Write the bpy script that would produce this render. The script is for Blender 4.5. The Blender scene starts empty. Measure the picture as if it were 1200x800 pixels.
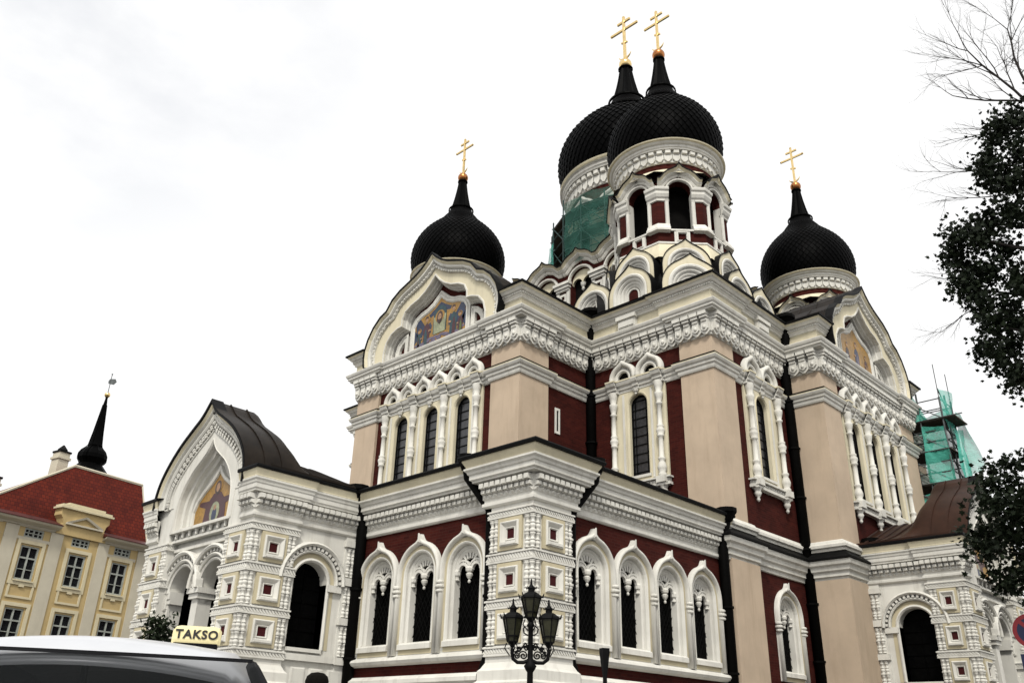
import bpy, bmesh, math, random
from math import pi, sin, cos, tan, radians, hypot, atan2, sqrt
from mathutils import Vector, Matrix
from mathutils.geometry import tessellate_polygon
random.seed(7)
S = bpy.context.scene
C = S.collection
# ------------------------------------------------------------------ camera
cam = bpy.data.cameras.new('camera'); camo = bpy.data.objects.new('camera', cam); C.objects.link(camo)
_R = Vector((0.69056342, -0.72282677, 0.02536976)); _U = Vector((-0.32385498, -0.27765543, 0.90444758)); _F = Vector((0.64671487, 0.63279453, 0.42582973))
camo.matrix_world = Matrix((( _R.x,_U.x,-_F.x,-16.3995),( _R.y,_U.y,-_F.y,-15.1234),( _R.z,_U.z,-_F.z,1.6),(0,0,0,1)))
cam.sensor_width = 36; cam.lens = 30.216; cam.clip_start = 0.05; cam.clip_end = 3000
S.camera = camo
# ------------------------------------------------------------------ sky
SUN_EL, SUN_AZ = radians(50), radians(220)        # azimuth of the direction TO the sun, in the xy plane
w = bpy.data.worlds.new('World'); S.world = w; w.use_nodes = True
nt = w.node_tree; nt.nodes.clear()
out = nt.nodes.new('ShaderNodeOutputWorld'); bg = nt.nodes.new('ShaderNodeBackground')
sky = nt.nodes.new('ShaderNodeTexSky'); sky.sky_type = 'NISHITA'; sky.sun_disc = False
sky.sun_elevation = SUN_EL; sky.sun_rotation = pi/2 - SUN_AZ; sky.air_density = 1.0; sky.dust_density = 1.5
tc = nt.nodes.new('ShaderNodeTexCoord')
mp = nt.nodes.new('ShaderNodeMapping'); mp.inputs['Scale'].default_value = (1.6, 1.6, 3.2)
ns = nt.nodes.new('ShaderNodeTexNoise'); ns.inputs['Scale'].default_value = 1.9; ns.inputs['Detail'].default_value = 6; ns.inputs['Roughness'].default_value = .55
rp = nt.nodes.new('ShaderNodeValToRGB'); rp.color_ramp.elements[0].position = .30; rp.color_ramp.elements[1].position = .42
rp.color_ramp.elements[0].color = (.95,.95,.95,1); rp.color_ramp.elements[1].color = (1,1,1,1)
cl = nt.nodes.new('ShaderNodeMix'); cl.data_type = 'RGBA'
SKY = .10
CLOUD = 8.4
cl.inputs['B'].default_value = (CLOUD, CLOUD*1.0, CLOUD*1.0, 1)
nt.links.new(tc.outputs['Generated'], mp.inputs['Vector']); nt.links.new(mp.outputs['Vector'], ns.inputs['Vector'])
nt.links.new(ns.outputs['Fac'], rp.inputs['Fac'])
dt = nt.nodes.new('ShaderNodeVectorMath'); dt.operation = 'DOT_PRODUCT'; dt.inputs[1].default_value = (.10, .70, .71)   # thinner cloud in the north-west
nt.links.new(tc.outputs['Generated'], dt.inputs[0])
mr = nt.nodes.new('ShaderNodeMapRange'); mr.inputs['From Min'].default_value = .93; mr.inputs['From Max'].default_value = 1.0; mr.inputs['To Min'].default_value = 0; mr.inputs['To Max'].default_value = .30
nt.links.new(dt.outputs['Value'], mr.inputs['Value'])
nr = nt.nodes.new('ShaderNodeMapRange'); nr.inputs['From Min'].default_value = .40; nr.inputs['From Max'].default_value = .62; nt.links.new(ns.outputs['Fac'], nr.inputs['Value'])
mm = nt.nodes.new('ShaderNodeMath'); mm.operation = 'MULTIPLY'; nt.links.new(mr.outputs[0], mm.inputs[0]); nt.links.new(nr.outputs[0], mm.inputs[1])
sb_ = nt.nodes.new('ShaderNodeMath'); sb_.operation = 'SUBTRACT'; sb_.use_clamp = True; nt.links.new(rp.outputs['Color'], sb_.inputs[0]); nt.links.new(mm.outputs[0], sb_.inputs[1])
nt.links.new(sb_.outputs[0], cl.inputs['Factor'])
nt.links.new(sky.outputs['Color'], cl.inputs['A'])
nt.links.new(cl.outputs['Result'], bg.inputs['Color']); bg.inputs['Strength'].default_value = SKY
nt.links.new(bg.outputs['Background'], out.inputs['Surface'])
sl = bpy.data.lights.new('sun', 'SUN'); sl.energy = 2.0; sl.angle = radians(10); sl.color = (1.0, .965, .90)
so = bpy.data.objects.new('sun', sl); C.objects.link(so)
so.rotation_euler = Vector((-cos(SUN_EL)*cos(SUN_AZ), -cos(SUN_EL)*sin(SUN_AZ), -sin(SUN_EL))).to_track_quat('-Z', 'Y').to_euler()
S.view_settings.view_transform = 'Standard'; S.view_settings.look = 'None'; S.view_settings.exposure = 0.36; S.view_settings.gamma = 1.0
S.view_settings.use_curve_mapping = False
S.cycles.max_bounces = 6; S.cycles.diffuse_bounces = 1; S.cycles.transparent_max_bounces = 24

# ------------------------------------------------------------------ materials
def nodes(name):
    m = bpy.data.materials.new(name); m.use_nodes = True
    t = m.node_tree; return m, t, t.nodes['Principled BSDF']
def nz(t, scale, detail=4, rough=.6, stretch=None, coord='Object'):
    tcn = t.nodes.new('ShaderNodeTexCoord'); n = t.nodes.new('ShaderNodeTexNoise')
    n.inputs['Scale'].default_value = scale; n.inputs['Detail'].default_value = detail; n.inputs['Roughness'].default_value = rough
    if stretch:
        mpn = t.nodes.new('ShaderNodeMapping'); mpn.inputs['Scale'].default_value = stretch
        t.links.new(tcn.outputs[coord], mpn.inputs['Vector']); t.links.new(mpn.outputs['Vector'], n.inputs['Vector'])
    else: t.links.new(tcn.outputs[coord], n.inputs['Vector'])
    return n
def ramp(t, src, stops):
    r = t.nodes.new('ShaderNodeValToRGB'); e = r.color_ramp.elements
    while len(e) < len(stops): e.new(.5)
    for el, (p, c) in zip(e, stops): el.position = p; el.color = (*c, 1)
    t.links.new(src, r.inputs['Fac']); return r
def mixc(t, a, b, fac, mode='MIX'):
    m = t.nodes.new('ShaderNodeMix'); m.data_type = 'RGBA'; m.blend_type = mode
    for v, k in ((a, 'A'), (b, 'B')):
        if isinstance(v, tuple): m.inputs[k].default_value = (*v, 1)
        else: t.links.new(v, m.inputs[k])
    if isinstance(fac, (int, float)): m.inputs['Factor'].default_value = fac
    else: t.links.new(fac, m.inputs['Factor'])
    return m.outputs['Result']
def bump(t, p, src, strength, dist=.02):
    b = t.nodes.new('ShaderNodeBump'); b.inputs['Strength'].default_value = strength; b.inputs['Distance'].default_value = dist
    t.links.new(src, b.inputs['Height']); t.links.new(b.outputs['Normal'], p.inputs['Normal'])
def spec(p, v): p.inputs['Specular IOR Level'].default_value = v
def plaster(name, col, var=.12, dirt=(.30,.27,.22), dirtamt=.28, rough=.85):
    m, t, p = nodes(name)
    n1 = nz(t, .9, 5); r1 = ramp(t, n1.outputs['Fac'], [(.35, tuple(c*(1-var) for c in col)), (.65, tuple(min(.9, c*(1+var*.4)) for c in col))])
    n2 = nz(t, 1.0, 7, .7, (3.2, 3.2, .38)); r2 = ramp(t, n2.outputs['Fac'], [(.50, (0,0,0)), (.78, (1,1,1))])
    ml = t.nodes.new('ShaderNodeMath'); ml.operation = 'MULTIPLY'; ml.inputs[1].default_value = dirtamt
    t.links.new(r2.outputs['Color'], ml.inputs[0])
    t.links.new(mixc(t, r1.outputs['Color'], dirt, ml.outputs[0]), p.inputs['Base Color'])
    p.inputs['Roughness'].default_value = rough; spec(p, .25)
    n3 = nz(t, 38, 3); bump(t, p, n3.outputs['Fac'], .25, .008); return m
def brick(name, c1, c2, mortar, scale=1.0):
    m, t, p = nodes(name)
    tcn = t.nodes.new('ShaderNodeTexCoord'); sx = t.nodes.new('ShaderNodeSeparateXYZ'); cb = t.nodes.new('ShaderNodeCombineXYZ'); ad = t.nodes.new('ShaderNodeMath'); ad.operation = 'ADD'
    t.links.new(tcn.outputs['Object'], sx.inputs[0]); t.links.new(sx.outputs['X'], ad.inputs[0]); t.links.new(sx.outputs['Y'], ad.inputs[1])
    t.links.new(ad.outputs[0], cb.inputs['X']); t.links.new(sx.outputs['Z'], cb.inputs['Y'])
    b = t.nodes.new('ShaderNodeTexBrick'); b.inputs['Scale'].default_value = scale
    b.inputs['Brick Width'].default_value = .27; b.inputs['Row Height'].default_value = .085; b.inputs['Mortar Size'].default_value = .007
    b.inputs['Color1'].default_value = (*c1, 1); b.inputs['Color2'].default_value = (*c2, 1); b.inputs['Mortar'].default_value = (*mortar, 1)
    t.links.new(cb.outputs[0], b.inputs['Vector'])
    n = nz(t, 1.3, 5); r = ramp(t, n.outputs['Fac'], [(.3, (.62,.62,.62)), (.7, (1.1,1.1,1.1))])
    t.links.new(mixc(t, b.outputs['Color'], r.outputs['Color'], .8, 'MULTIPLY'), p.inputs['Base Color'])
    p.inputs['Roughness'].default_value = .9; spec(p, .15); bump(t, p, b.outputs['Fac'], -.4, .006); return m
def simple(name, col, rough=.6, metal=0., sp=.4, var=.25, scale=3., bmp=.15):
    m, t, p = nodes(name)
    n = nz(t, scale, 5); r = ramp(t, n.outputs['Fac'], [(.3, tuple(c*(1-var) for c in col)), (.7, tuple(min(.95, c*(1+var)) for c in col))])
    t.links.new(r.outputs['Color'], p.inputs['Base Color']); p.inputs['Roughness'].default_value = rough; p.inputs['Metallic'].default_value = metal; spec(p, sp)
    if bmp: n3 = nz(t, scale*9, 3); bump(t, p, n3.outputs['Fac'], bmp, .01)
    return m
M = {}
M['white'] = plaster('white_plaster', (.77,.75,.68), .11, dirtamt=.46)
M['cream'] = plaster('cream_plaster', (.76,.69,.50), .08, dirtamt=.3)
M['yellowband'] = plaster('pale_yellow_band', (.60,.53,.36), .1)
M['tan'] = plaster('tan_stucco', (.57,.45,.33), .10, (.34,.25,.17), .4)
M['brick'] = brick('red_brick', (.040,.0045,.0032), (.064,.0095,.006), (.060,.019,.013))
M['brickdark'] = M['brick']
M['redniche'] = simple('dark_red_paint', (.05,.006,.007), .8, sp=.2)
M['black'] = simple('black_iron', (.005,.005,.005), .6, sp=.10)
M['pipe'] = simple('black_pipe_paint', (.003,.0028,.0025), .6, sp=.05)
M['dome'] = simple('black_dome_metal', (.0012,.0012,.0013), .5, sp=.025, bmp=.05)
M['roof'] = simple('dark_roof_metal', (.015,.011,.008), .5, .0, .10, .4, 1.5, .05)
M['copper'] = simple('brown_copper', (.034,.015,.009), .5, .0, .15, .4, 1.2, .05)
M['gold'] = simple('gilded_metal', (.80,.59,.27), .22, 1., .5, .15, 6, .03)
M['oldgold'] = simple('tarnished_gilding', (.42,.17,.06), .3, 1., .5, .3, 6, .03)
M['inner_shade'] = simple('inner_shade_black', (.008,.0075,.007), .95, sp=.03)  # near black painted in for the shade inside openings and recesses
M['lead'] = simple('black_lead', (.006,.006,.006), .6, sp=.04)
M['stone'] = plaster('grey_stone_plinth', (.50,.49,.46), .1)
def glass_dark(name, col, rough=.12, sp=.45):
    m, t, p = nodes(name); n = nz(t, 6., 2)
    r = ramp(t, n.outputs['Fac'], [(.35, tuple(c*.7 for c in col)), (.65, tuple(c*1.25 for c in col))])
    t.links.new(r.outputs['Color'], p.inputs['Base Color']); p.inputs['Roughness'].default_value = rough; spec(p, sp)
    n2 = nz(t, 3., 2); bump(t, p, n2.outputs['Fac'], .3, .02); return m
M['glass'] = glass_dark('dark_window_glass', (.002,.002,.002), .35, .02)
M['glassgrey'] = glass_dark('grey_leaded_glass', (.035,.036,.040), .25, .5)

# ------------------------------------------------------------------ mesh builder
XF = [None]                                    # current building transform (mirror)
class MB:
    def __init__(s): s.v = []; s.f = []; s.mi = []; s.sm = []; s.cur = 0; s.smooth = False
    def vert(s, p): s.v.append(XF[0](p) if XF[0] else p); return len(s.v)-1
    def face(s, ids): s.f.append(ids); s.mi.append(s.cur); s.sm.append(s.smooth)
    def rings(s, rs, closed=False, cap=False, loop=False):
        ids = [[s.vert(p) for p in r] for r in rs]; n = len(ids[0])
        for i in range(len(ids)-1 + (1 if loop else 0)):
            a, b = ids[i], ids[(i+1) % len(ids)]
            for j in range(n if closed else n-1):
                k = (j+1) % n; s.face((a[j], a[k], b[k], b[j]))
        if cap and not loop:
            sm = s.smooth; s.smooth = False; s.face(tuple(reversed(ids[0]))); s.face(tuple(ids[-1])); s.smooth = sm
    def box(s, fr, s0, s1, o0, o1, z0, z1):
        s.rings([[fr(s0,o,z0), fr(s1,o,z0), fr(s1,o,z1), fr(s0,o,z1)] for o in (o0,o1)], True, True)
    def frustum(s, fr, a, b):                   # a, b = (s0,s1,z0,z1,o)
        s.rings([[fr(q[0],q[4],q[2]), fr(q[1],q[4],q[2]), fr(q[1],q[4],q[3]), fr(q[0],q[4],q[3])] for q in (a,b)], True, True)
    def poly(s, fr, pts, o):
        tri = tessellate_polygon([[Vector((a,b,0)) for a,b in pts]])
        ids = [s.vert(fr(a,o,b)) for a,b in pts]
        for t in tri: s.face(tuple(ids[i] for i in t))
    def plate(s, fr, outer, o0, o1, holes=(), back=False, rim=True):
        loops = [outer]+list(holes); allp = [q for l in loops for q in l]
        tri = tessellate_polygon([[Vector((a,b,0)) for a,b in l] for l in loops])
        f = [s.vert(fr(a,o1,b)) for a,b in allp]; g = [s.vert(fr(a,o0,b)) for a,b in allp]
        for t in tri:
            s.face(tuple(f[i] for i in t))
            if back: s.face(tuple(g[i] for i in t))
        k = 0
        for li, l in enumerate(loops):
            n = len(l)
            if li or rim:
                for i in range(n): j = (i+1) % n; s.face((f[k+i], f[k+j], g[k+j], g[k+i]))
            k += n
    def sweep2(s, fr, path, prof, closed=False, cap=True):
        n = len(path); rs = []
        for i, (x, y) in enumerate(path):
            p0 = path[i-1] if (i or closed) else None; p1 = path[(i+1) % n] if (i < n-1 or closed) else None
            def nrm(a, b):
                d = hypot(b[0]-a[0], b[1]-a[1]) or 1e-9; return (-(b[1]-a[1])/d, (b[0]-a[0])/d)
            if p0 is None: nx, ny = nrm((x,y), p1)
            elif p1 is None: nx, ny = nrm(p0, (x,y))
            else:
                a = nrm(p0, (x,y)); b = nrm((x,y), p1); q = max(.25, 1+a[0]*b[0]+a[1]*b[1]); nx, ny = (a[0]+b[0])/q, (a[1]+b[1])/q
            rs.append([fr(x+nx*d, o, y+ny*d) for d, o in prof])
        s.rings(rs, False, cap and not closed, closed)
    def cornice(s, path, prof, cap=True, closed=False):
        off = [offset(path, 1.0, closed)[i] for i in range(len(path))]
        rs = [[(x+(ox-x)*o, y+(oy-y)*o, z) for o, z in prof] for (x,y),(ox,oy) in zip(path, off)]
        s.rings(rs, False, cap and not closed, closed)
    def lathe(s, c, prof, n=12, a0=0., a1=2*pi, cap=False, top=None):
        full = abs(a1-a0-2*pi) < 1e-6; k = n if full else n+1
        rs = [[(c[0]+r*cos(a0+(a1-a0)*j/n), c[1]+r*sin(a0+(a1-a0)*j/n), c[2]+z) for j in range(k)] for r, z in prof]
        s.rings(rs, full, cap)
    def tube(s, pts, r, n=8, cap=True):
        pts = [Vector(p) for p in pts]; rs = []; prev = None
        for i, p in enumerate(pts):
            t = (pts[min(i+1,len(pts)-1)]-pts[max(i-1,0)]).normalized()
            if prev is None: a = t.orthogonal().normalized()
            else:
                a = prev - t*prev.dot(t); a = a.normalized() if a.length > 1e-6 else t.orthogonal().normalized()
            prev = a; b = t.cross(a); rr = r[i] if isinstance(r, (list,tuple)) else r
            rs.append([tuple(p+(a*cos(2*pi*k/n)+b*sin(2*pi*k/n))*rr) for k in range(n)])
        s.rings(rs, True, cap)
    def ball(s, c, r, n=12, sz=1.):
        s.lathe(c, [(r*sin(pi*i/(n//2)) if 0 < i < n//2 else .001, -r*sz*cos(pi*i/(n//2))) for i in range(n//2+1)], n)
    def build(s, name, mats, parent=None, recalc=True):
        if not s.f: return None
        me = bpy.data.meshes.new(name); me.from_pydata(s.v, [], s.f)
        if not isinstance(mats, (list,tuple)): mats = [mats]
        for m in mats: me.materials.append(m)
        me.polygons.foreach_set('material_index', s.mi); me.polygons.foreach_set('use_smooth', s.sm); me.update()
        if recalc:
            b = bmesh.new(); b.from_mesh(me); bmesh.ops.recalc_face_normals(b, faces=b.faces); b.to_mesh(me); b.free()
        o = bpy.data.objects.new(name, me); C.objects.link(o)
        if parent is not None:
            o.parent = parent
            q = parent; wl = Vector()
            while q is not None: wl += Vector(q.location); q = q.parent
            o.location = -wl
        return o
def offset(path, d, closed=False):
    n = len(path); res = []
    for i, (x, y) in enumerate(path):
        p0 = path[i-1] if (i or closed) else None; p1 = path[(i+1) % n] if (i < n-1 or closed) else None
        def nrm(a, b):
            L = hypot(b[0]-a[0], b[1]-a[1]) or 1e-9; return (-(b[1]-a[1])/L, (b[0]-a[0])/L)
        if p0 is None: nx, ny = nrm((x,y), p1)
        elif p1 is None: nx, ny = nrm(p0, (x,y))
        else:
            a = nrm(p0, (x,y)); b = nrm((x,y), p1); q = max(.2, 1+a[0]*b[0]+a[1]*b[1]); nx, ny = (a[0]+b[0])/q, (a[1]+b[1])/q
        res.append((x+nx*d, y+ny*d))
    return res
def tag(o, label=None, cat=None, group=None, kind=None):
    if label: o['label'] = label
    if cat: o['category'] = cat
    if group: o['group'] = group
    if kind: o['kind'] = kind
    return o
def empty(name, loc, label=None, cat=None, group=None):
    o = bpy.data.objects.new(name, None); C.objects.link(o); o.location = loc; o.empty_display_size = .3; return tag(o, label, cat, group)
def FL(u0): return lambda s, o, z: (u0-o, s, z)       # facade looking towards -u ; s = v
def FR(v0): return lambda s, o, z: (s, v0-o, z)       # facade looking towards -v ; s = u
def FS(a, b):                                          # facade along a->b, outward to its left
    L = hypot(b[0]-a[0], b[1]-a[1]); dx, dy = (b[0]-a[0])/L, (b[1]-a[1])/L
    return lambda s, o, z: (a[0]+dx*s-dy*o, a[1]+dy*s+dx*o, z)
def FC(cx, cy, ang, r):                                # face of a polygonal drum: outward normal at ang, s to the left of the normal
    nx, ny = cos(ang), sin(ang)
    return lambda s, o, z: (cx+nx*(r+o)-ny*s, cy+ny*(r+o)+nx*s, z)

# ------------------------------------------------------------------ outlines
def arch(cx, hw, z0, zs, n=14, rz=1.):
    return [(cx+hw, z0)] + [(cx+hw*cos(pi*i/n), zs+hw*rz*sin(pi*i/n)) for i in range(n+1)] + [(cx-hw, z0)]
def archpath(cx, hw, z0, zs, n=14, rz=1.):              # left foot, over, right foot (outer side is on the left)
    return list(reversed(arch(cx, hw, z0, zs, n, rz)))
def keelhalf(r, tip, zs, a_end=62, n=8):
    p = [(r*cos(radians(a_end*i/n)), zs+r*sin(radians(a_end*i/n))) for i in range(n+1)]
    x0, z0 = p[-1]; tx, tz = -sin(radians(a_end)), cos(radians(a_end))
    L = x0*.75; c1 = (x0+tx*L, z0+tz*L); e = (0, zs+r+tip)
    for i in range(1, 6):
        t = i/5; p.append(((1-t)**2*x0+2*t*(1-t)*c1[0]+t*t*e[0], (1-t)**2*z0+2*t*(1-t)*c1[1]+t*t*e[1]))
    return p
def keel(cx, r, z0, zs, tip, feet=True, ae=62):               # left to right
    h = keelhalf(r, tip, zs, ae)
    p = [(cx-x, z) for x, z in h] + [(cx+x, z) for x, z in reversed(h[:-1])]
    if feet: p = [(cx-r, z0)] + p + [(cx+r, z0)]
    return p
def sym(h, cx=0): return [(cx-x, z) for x, z in h] + [(cx+x, z) for x, z in reversed(h) if x > 1e-6]
def smoothpoly(h, k=2):
    for _ in range(k):
        q = [h[0]]
        for a, b in zip(h, h[1:]):
            q += [(a[0]*.75+b[0]*.25, a[1]*.75+b[1]*.25), (a[0]*.25+b[0]*.75, a[1]*.25+b[1]*.75)]
        h = q+[h[-1]]
    return h
def half_round(r, w=1.): return [(-r*w,0), (-r*w*.8,r*.6), (-r*w*.3,r*.95), (r*w*.3,r*.95), (r*w*.8,r*.6), (r*w,0)]
BAL = [(.55,0),(1.,.02),(1.,.06),(.6,.09),(.62,.14),(.95,.24),(1.,.30),(.8,.38),(.55,.44),(.85,.47),(.85,.53),(.55,.56),(.52,.66),(.75,.78),(.95,.84),(.95,.9),(.7,.92),(1.05,.95),(1.05,1.)]
def baluster(mb, c, r, h, n=9, prof=BAL): mb.lathe(c, [(q*r, z*h) for q, z in prof], n)
COL = [(1.25,0),(1.35,.015),(1.35,.03),(1.0,.045),(1.45,.075),(1.5,.10),(1.15,.135),(.85,.16),(1.2,.175),(1.2,.19),(.8,.2),(.78,.36),(.8,.40),(1.15,.41),(1.15,.425),(.95,.43),(1.4,.46),(1.4,.48),(1.0,.5),(1.15,.51),(1.15,.525),(.8,.535),(.75,.74),(1.1,.75),(1.1,.765),(.75,.775),(1.1,.81),(1.4,.85),(1.4,.875),(.95,.885),(1.3,.93),(1.5,.96),(1.5,1.)]
# ================================================================== CATHEDRAL
GZ = .4                                                 # street level
CAT = empty('cathedral', (19.97,10.6,GZ), 'white, cream and dark red brick cathedral with black onion domes and golden crosses', 'cathedral')
def part(name, parent=None):                            # an Empty-free part: first mesh of the part is its body
    return CAT if parent is None else parent
def units(path, off, pitch, fn, z=None, minlen=.25):
    q = offset(path, off)
    for a, b in zip(q, q[1:]):
        L = hypot(b[0]-a[0], b[1]-a[1])
        if L < minlen: continue
        n = max(1, round(L/pitch)); fr = FS(a, b); p = L/n
        for i in range(n): fn(fr, p*(i+.5), p)
def rope(mb, path, off, z0, z1, pitch=.10):
    def u(fr, s, p):
        k = p*.8; h = .28*p
        mb.rings([[fr(s-h-k,o,z0), fr(s+h-k,o,z0), fr(s+h+k*.2,o,z1), fr(s-h+k*.2,o,z1)] for o in (0,.022)], True, True)
    units(path, off, pitch, u)
def dentil_small(mb, path, z0, pitch=.215):
    def u(fr, s, p):
        h = p*.40
        mb.frustum(fr, (s-h,s+h,z0+.20,z0+.36,0), (s-h*.9,s+h*.9,z0+.235,z0+.36,.20))
        mb.frustum(fr, (s-h,s+h,z0+.06,z0+.20,0), (s-h*.8,s+h*.8,z0+.10,z0+.185,.12))
        mb.frustum(fr, (s-h*.7,s+h*.7,z0-.04,z0+.06,0), (s-h*.3,s+h*.3,z0+.02,z0+.05,.06))
    units(path, .08, pitch, u)
# ---- big ornament under the main cornice : hanging pointed teeth, knobs and rods
def ornament(mb, path, z0, z1, pitch=.40, k=1.):
    H = z1-z0
    def u(fr, s, p):
        h = p*.5
        def shield(w, a, b, o0, o1):
            pts = [(s-w,b),(s-w,a+w*.62),(s-w*.25,a),(s+w*.25,a),(s+w,a+w*.62),(s+w,b)]
            mb.plate(fr, pts, o0, o1)
        shield(h*.99, z0, z0+.50*H, 0, .09*k)
        shield(h*.72, z0+.13*H, z0+.56*H, .08*k, .16*k)
        mb.lathe(fr(s,.16*k,z0+.30*H), [(.001,-.10*H),(.06*k,-.06*H),(.075*k,0),(.05*k,.07*H),(.001,.10*H)], 6)
        mb.frustum(fr, (s-h*.80,s+h*.80,z0+.50*H,z0+.66*H,0), (s-h*.6,s+h*.6,z0+.56*H,z0+.66*H,.20*k))
        mb.frustum(fr, (s-h*.84,s+h*.84,z0+.68*H,z0+.80*H,0), (s-h*.74,s+h*.74,z0+.70*H,z0+.80*H,.26*k))
        mb.box(fr, s-h*.86, s+h*.86, 0, .31*k, z0+.82*H, z0+.97*H)
    units(path, .06, pitch, u, minlen=.2)

GPATH = [(9.42,0),(1.42,0),(1.42,-.3),(-.3,-.3),(-.3,1.42),(0,1.42),(0,7.42)]
W0 = 3.83; SPR = 6.03
def tracery(mb, fr, cx, hw, zs, o):
    r = hw*.50
    ap = [(cx+hw*cos(pi-pi*i/16), zs+hw*sin(pi-pi*i/16)) for i in range(17)]
    mb.sweep2(fr, ap, [(-.09,o-.06),(-.09,o+.03),(-.03,o+.07),(.02,o+.07),(.05,o)])
    def petal(px, pz, a, r0, r1, w0, w1):
        ca, sa = cos(a), sin(a); q = lambda rr, ww: (px+rr*ca-ww*sa, pz+rr*sa+ww*ca)
        mb.plate(fr, [q(r0,-w0),q(r1*.9,-w1),q(r1,-w1*.5),q(r1,w1*.5),q(r1*.9,w1),q(r0,w0)], o-.05, o+.03, back=True)
    for c in (cx-r, cx+r):
        for i in range(7): petal(c, zs-.03, pi*(i+.5)/7, r*.62, r*1.06, .022, .047)
        mb.sweep2(fr, [(c+r*.66*cos(pi-pi*i/10), zs-.03+r*.66*sin(pi-pi*i/10)) for i in range(11)], [(-.035,o-.04),(-.035,o+.05),(.03,o+.05),(.03,o-.04)])
        mb.sweep2(fr, [(c+r*1.02*cos(pi-pi*i/10), zs-.03+r*1.02*sin(pi-pi*i/10)) for i in range(11)], [(-.02,o-.04),(-.02,o+.045),(.025,o+.045),(.025,o-.04)])
    for a in (-.62,-.32,0,.32,.62): petal(cx, zs+.02, pi/2+a, hw*.50, hw*.95, .02, .05)
    mb.lathe(fr(cx, o+.02, zs-.40), [(.001,0),(.035,.02),(.045,.06),(.02,.10),(.05,.13),(.085,.19),(.10,.25),(.06,.29),(.11,.33),(.12,.40),(.09,.46)], 10)
    for sg in (-1, 1):
        mb.lathe(fr(cx+sg*hw*.96, o, zs-.30), [(.05,0),(.075,.03),(.05,.06),(.05,.12),(.09,.16),(.10,.26),(.07,.32)], 8)
def gal_window(fr, cx, knobs=(-1,1), legs=True):
    hw = .60
    mb = MB()
    # white surround with its opening, keel topped
    outer = keel(cx, .93, W0, SPR, .10, True, 74)
    mb.plate(fr, outer, -.02, .05, [arch(cx, hw+.10, 4.10, SPR)])
    mb.cur = 1
    ypath = archpath(cx, .745, W0+.14, SPR, 16); mb.sweep2(fr, ypath, [(-.05,.045),(-.05,.062),(.06,.062),(.06,.045)])
    mb.box(fr, cx-.70, cx+.70, .045, .063, W0+.02, W0+.16)
    mb.cur = 0
    mb.sweep2(fr, archpath(cx, hw+.05, 4.14, SPR, 16), [(-.05,-.32),(-.05,.02),(-.02,.07),(.02,.09),(.05,.06),(.05,.04)])
    mb.sweep2(fr, archpath(cx, hw-.03, 4.14, SPR, 16), [(-.05,-.32),(-.05,-.09),(-.01,-.05),(.06,-.05)])
    mb.frustum(fr, (cx-hw-.1,cx+hw+.1,3.98,4.17,.03), (cx-hw-.1,cx+hw+.1,3.98,4.11,.13))
    mb.box(fr, cx-hw-.02, cx+hw+.02, -.34, .05, 4.08, 4.17)
    mb.smooth = True
    mb.sweep2(fr, [(x, z) for x, z in keel(cx, .86, W0, SPR, .15, True, 74)], [(-.068,.04),(-.064,.10),(-.04,.16),(0,.185),(.04,.17),(.066,.11),(.07,.0)])
    mb.smooth = False
    mb.frustum(fr, (cx-.12,cx+.12,SPR+.82,SPR+1.0,.12), (cx-.025,cx+.025,SPR+.90,SPR+1.15,.20))
    for sg in knobs:
        for dz, r in ((-.62,.115),(-.50,.135),(-.38,.115)): mb.lathe(fr(cx+sg*.90, .12, SPR+dz), [(r*.7,0),(r*1.05,.03),(r*1.05,.07),(r*.7,.10)], 10)
    w = mb.build('arched_window', [M['white'], M['yellowband']], CAT)
    t = MB(); tracery(t, fr, cx, hw-.07, SPR-.02, -.17); t.build('tracery', M['white'], w)
    g = MB(); g.poly(fr, arch(cx, hw+.02, 4.1, SPR), -.30); g.build('glass', M['glass'], w)
    l = MB()
    for i in range(-3, 4): l.tube([fr(cx+i*.16-.45, -.28, 4.2), fr(cx+i*.16+.45, -.28, 5.7)], .009, 4); l.tube([fr(cx+i*.16+.45, -.275, 4.2), fr(cx+i*.16-.45, -.275, 5.7)], .009, 4)
    l.build('lattice', M['lead'], w)
    return w
def body_plate(fr, s0, s1, z0, z1, holes, mat, name, parent, th=.45):
    mb = MB(); mb.plate(fr, [(s0,z0),(s1,z0),(s1,z1),(s0,z1)], -th, 0, holes, rim=True); return mb.build(name, mat, parent)
LC = [2.45,4.33,6.22]; RC = [2.42,4.28,6.14,8.00]
gal = body_plate(FL(0), .2, 7.42, GZ, 8.8, [arch(c, .68, 4.08, SPR) for c in LC], M['brickdark'], 'gallery_wall', CAT)
gal2 = body_plate(FR(0), .2, 9.42, GZ, 8.8, [arch(c, .68, 4.08, SPR) for c in RC], M['brickdark'], 'gallery_wall', CAT)
for i, c in enumerate(LC): gal_window(FL(0), c, (-1,1) if i == 0 else (1,))
for i, c in enumerate(RC): gal_window(FR(0), c, (-1,1) if i == 0 else (1,))
for fr, a, b in ((FL(0), 1.30, 7.40), (FR(0), 1.30, 9.05)):
    mb = MB(); mb.sweep2(fr, [(a,3.70),(b,3.70)], [(-.12,.0),(-.12,.06),(-.08,.20),(0,.25),(.07,.22),(.11,.10),(.13,.06),(.14,0)])
    mb.build('window_sill_course', M['white'], CAT)
mb = MB()
mb.cornice([(9.42,0),(-.02,0),(-.02,-.02),(0,7.42)][:2], [(.22,GZ),(.22,2.6),(.16,2.75),(.16,3.05),(.24,3.1),(.24,3.2),(.1,3.3),(0,3.31)])
mb.build('plinth', M['white'], CAT); mb = MB()
mb.cornice([(0,0.05),(0,7.42)], [(.22,GZ),(.22,2.6),(.16,2.75),(.16,3.05),(.24,3.1),(.24,3.2),(.1,3.3),(0,3.31)])
mb.build('plinth', M['white'], CAT)
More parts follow.
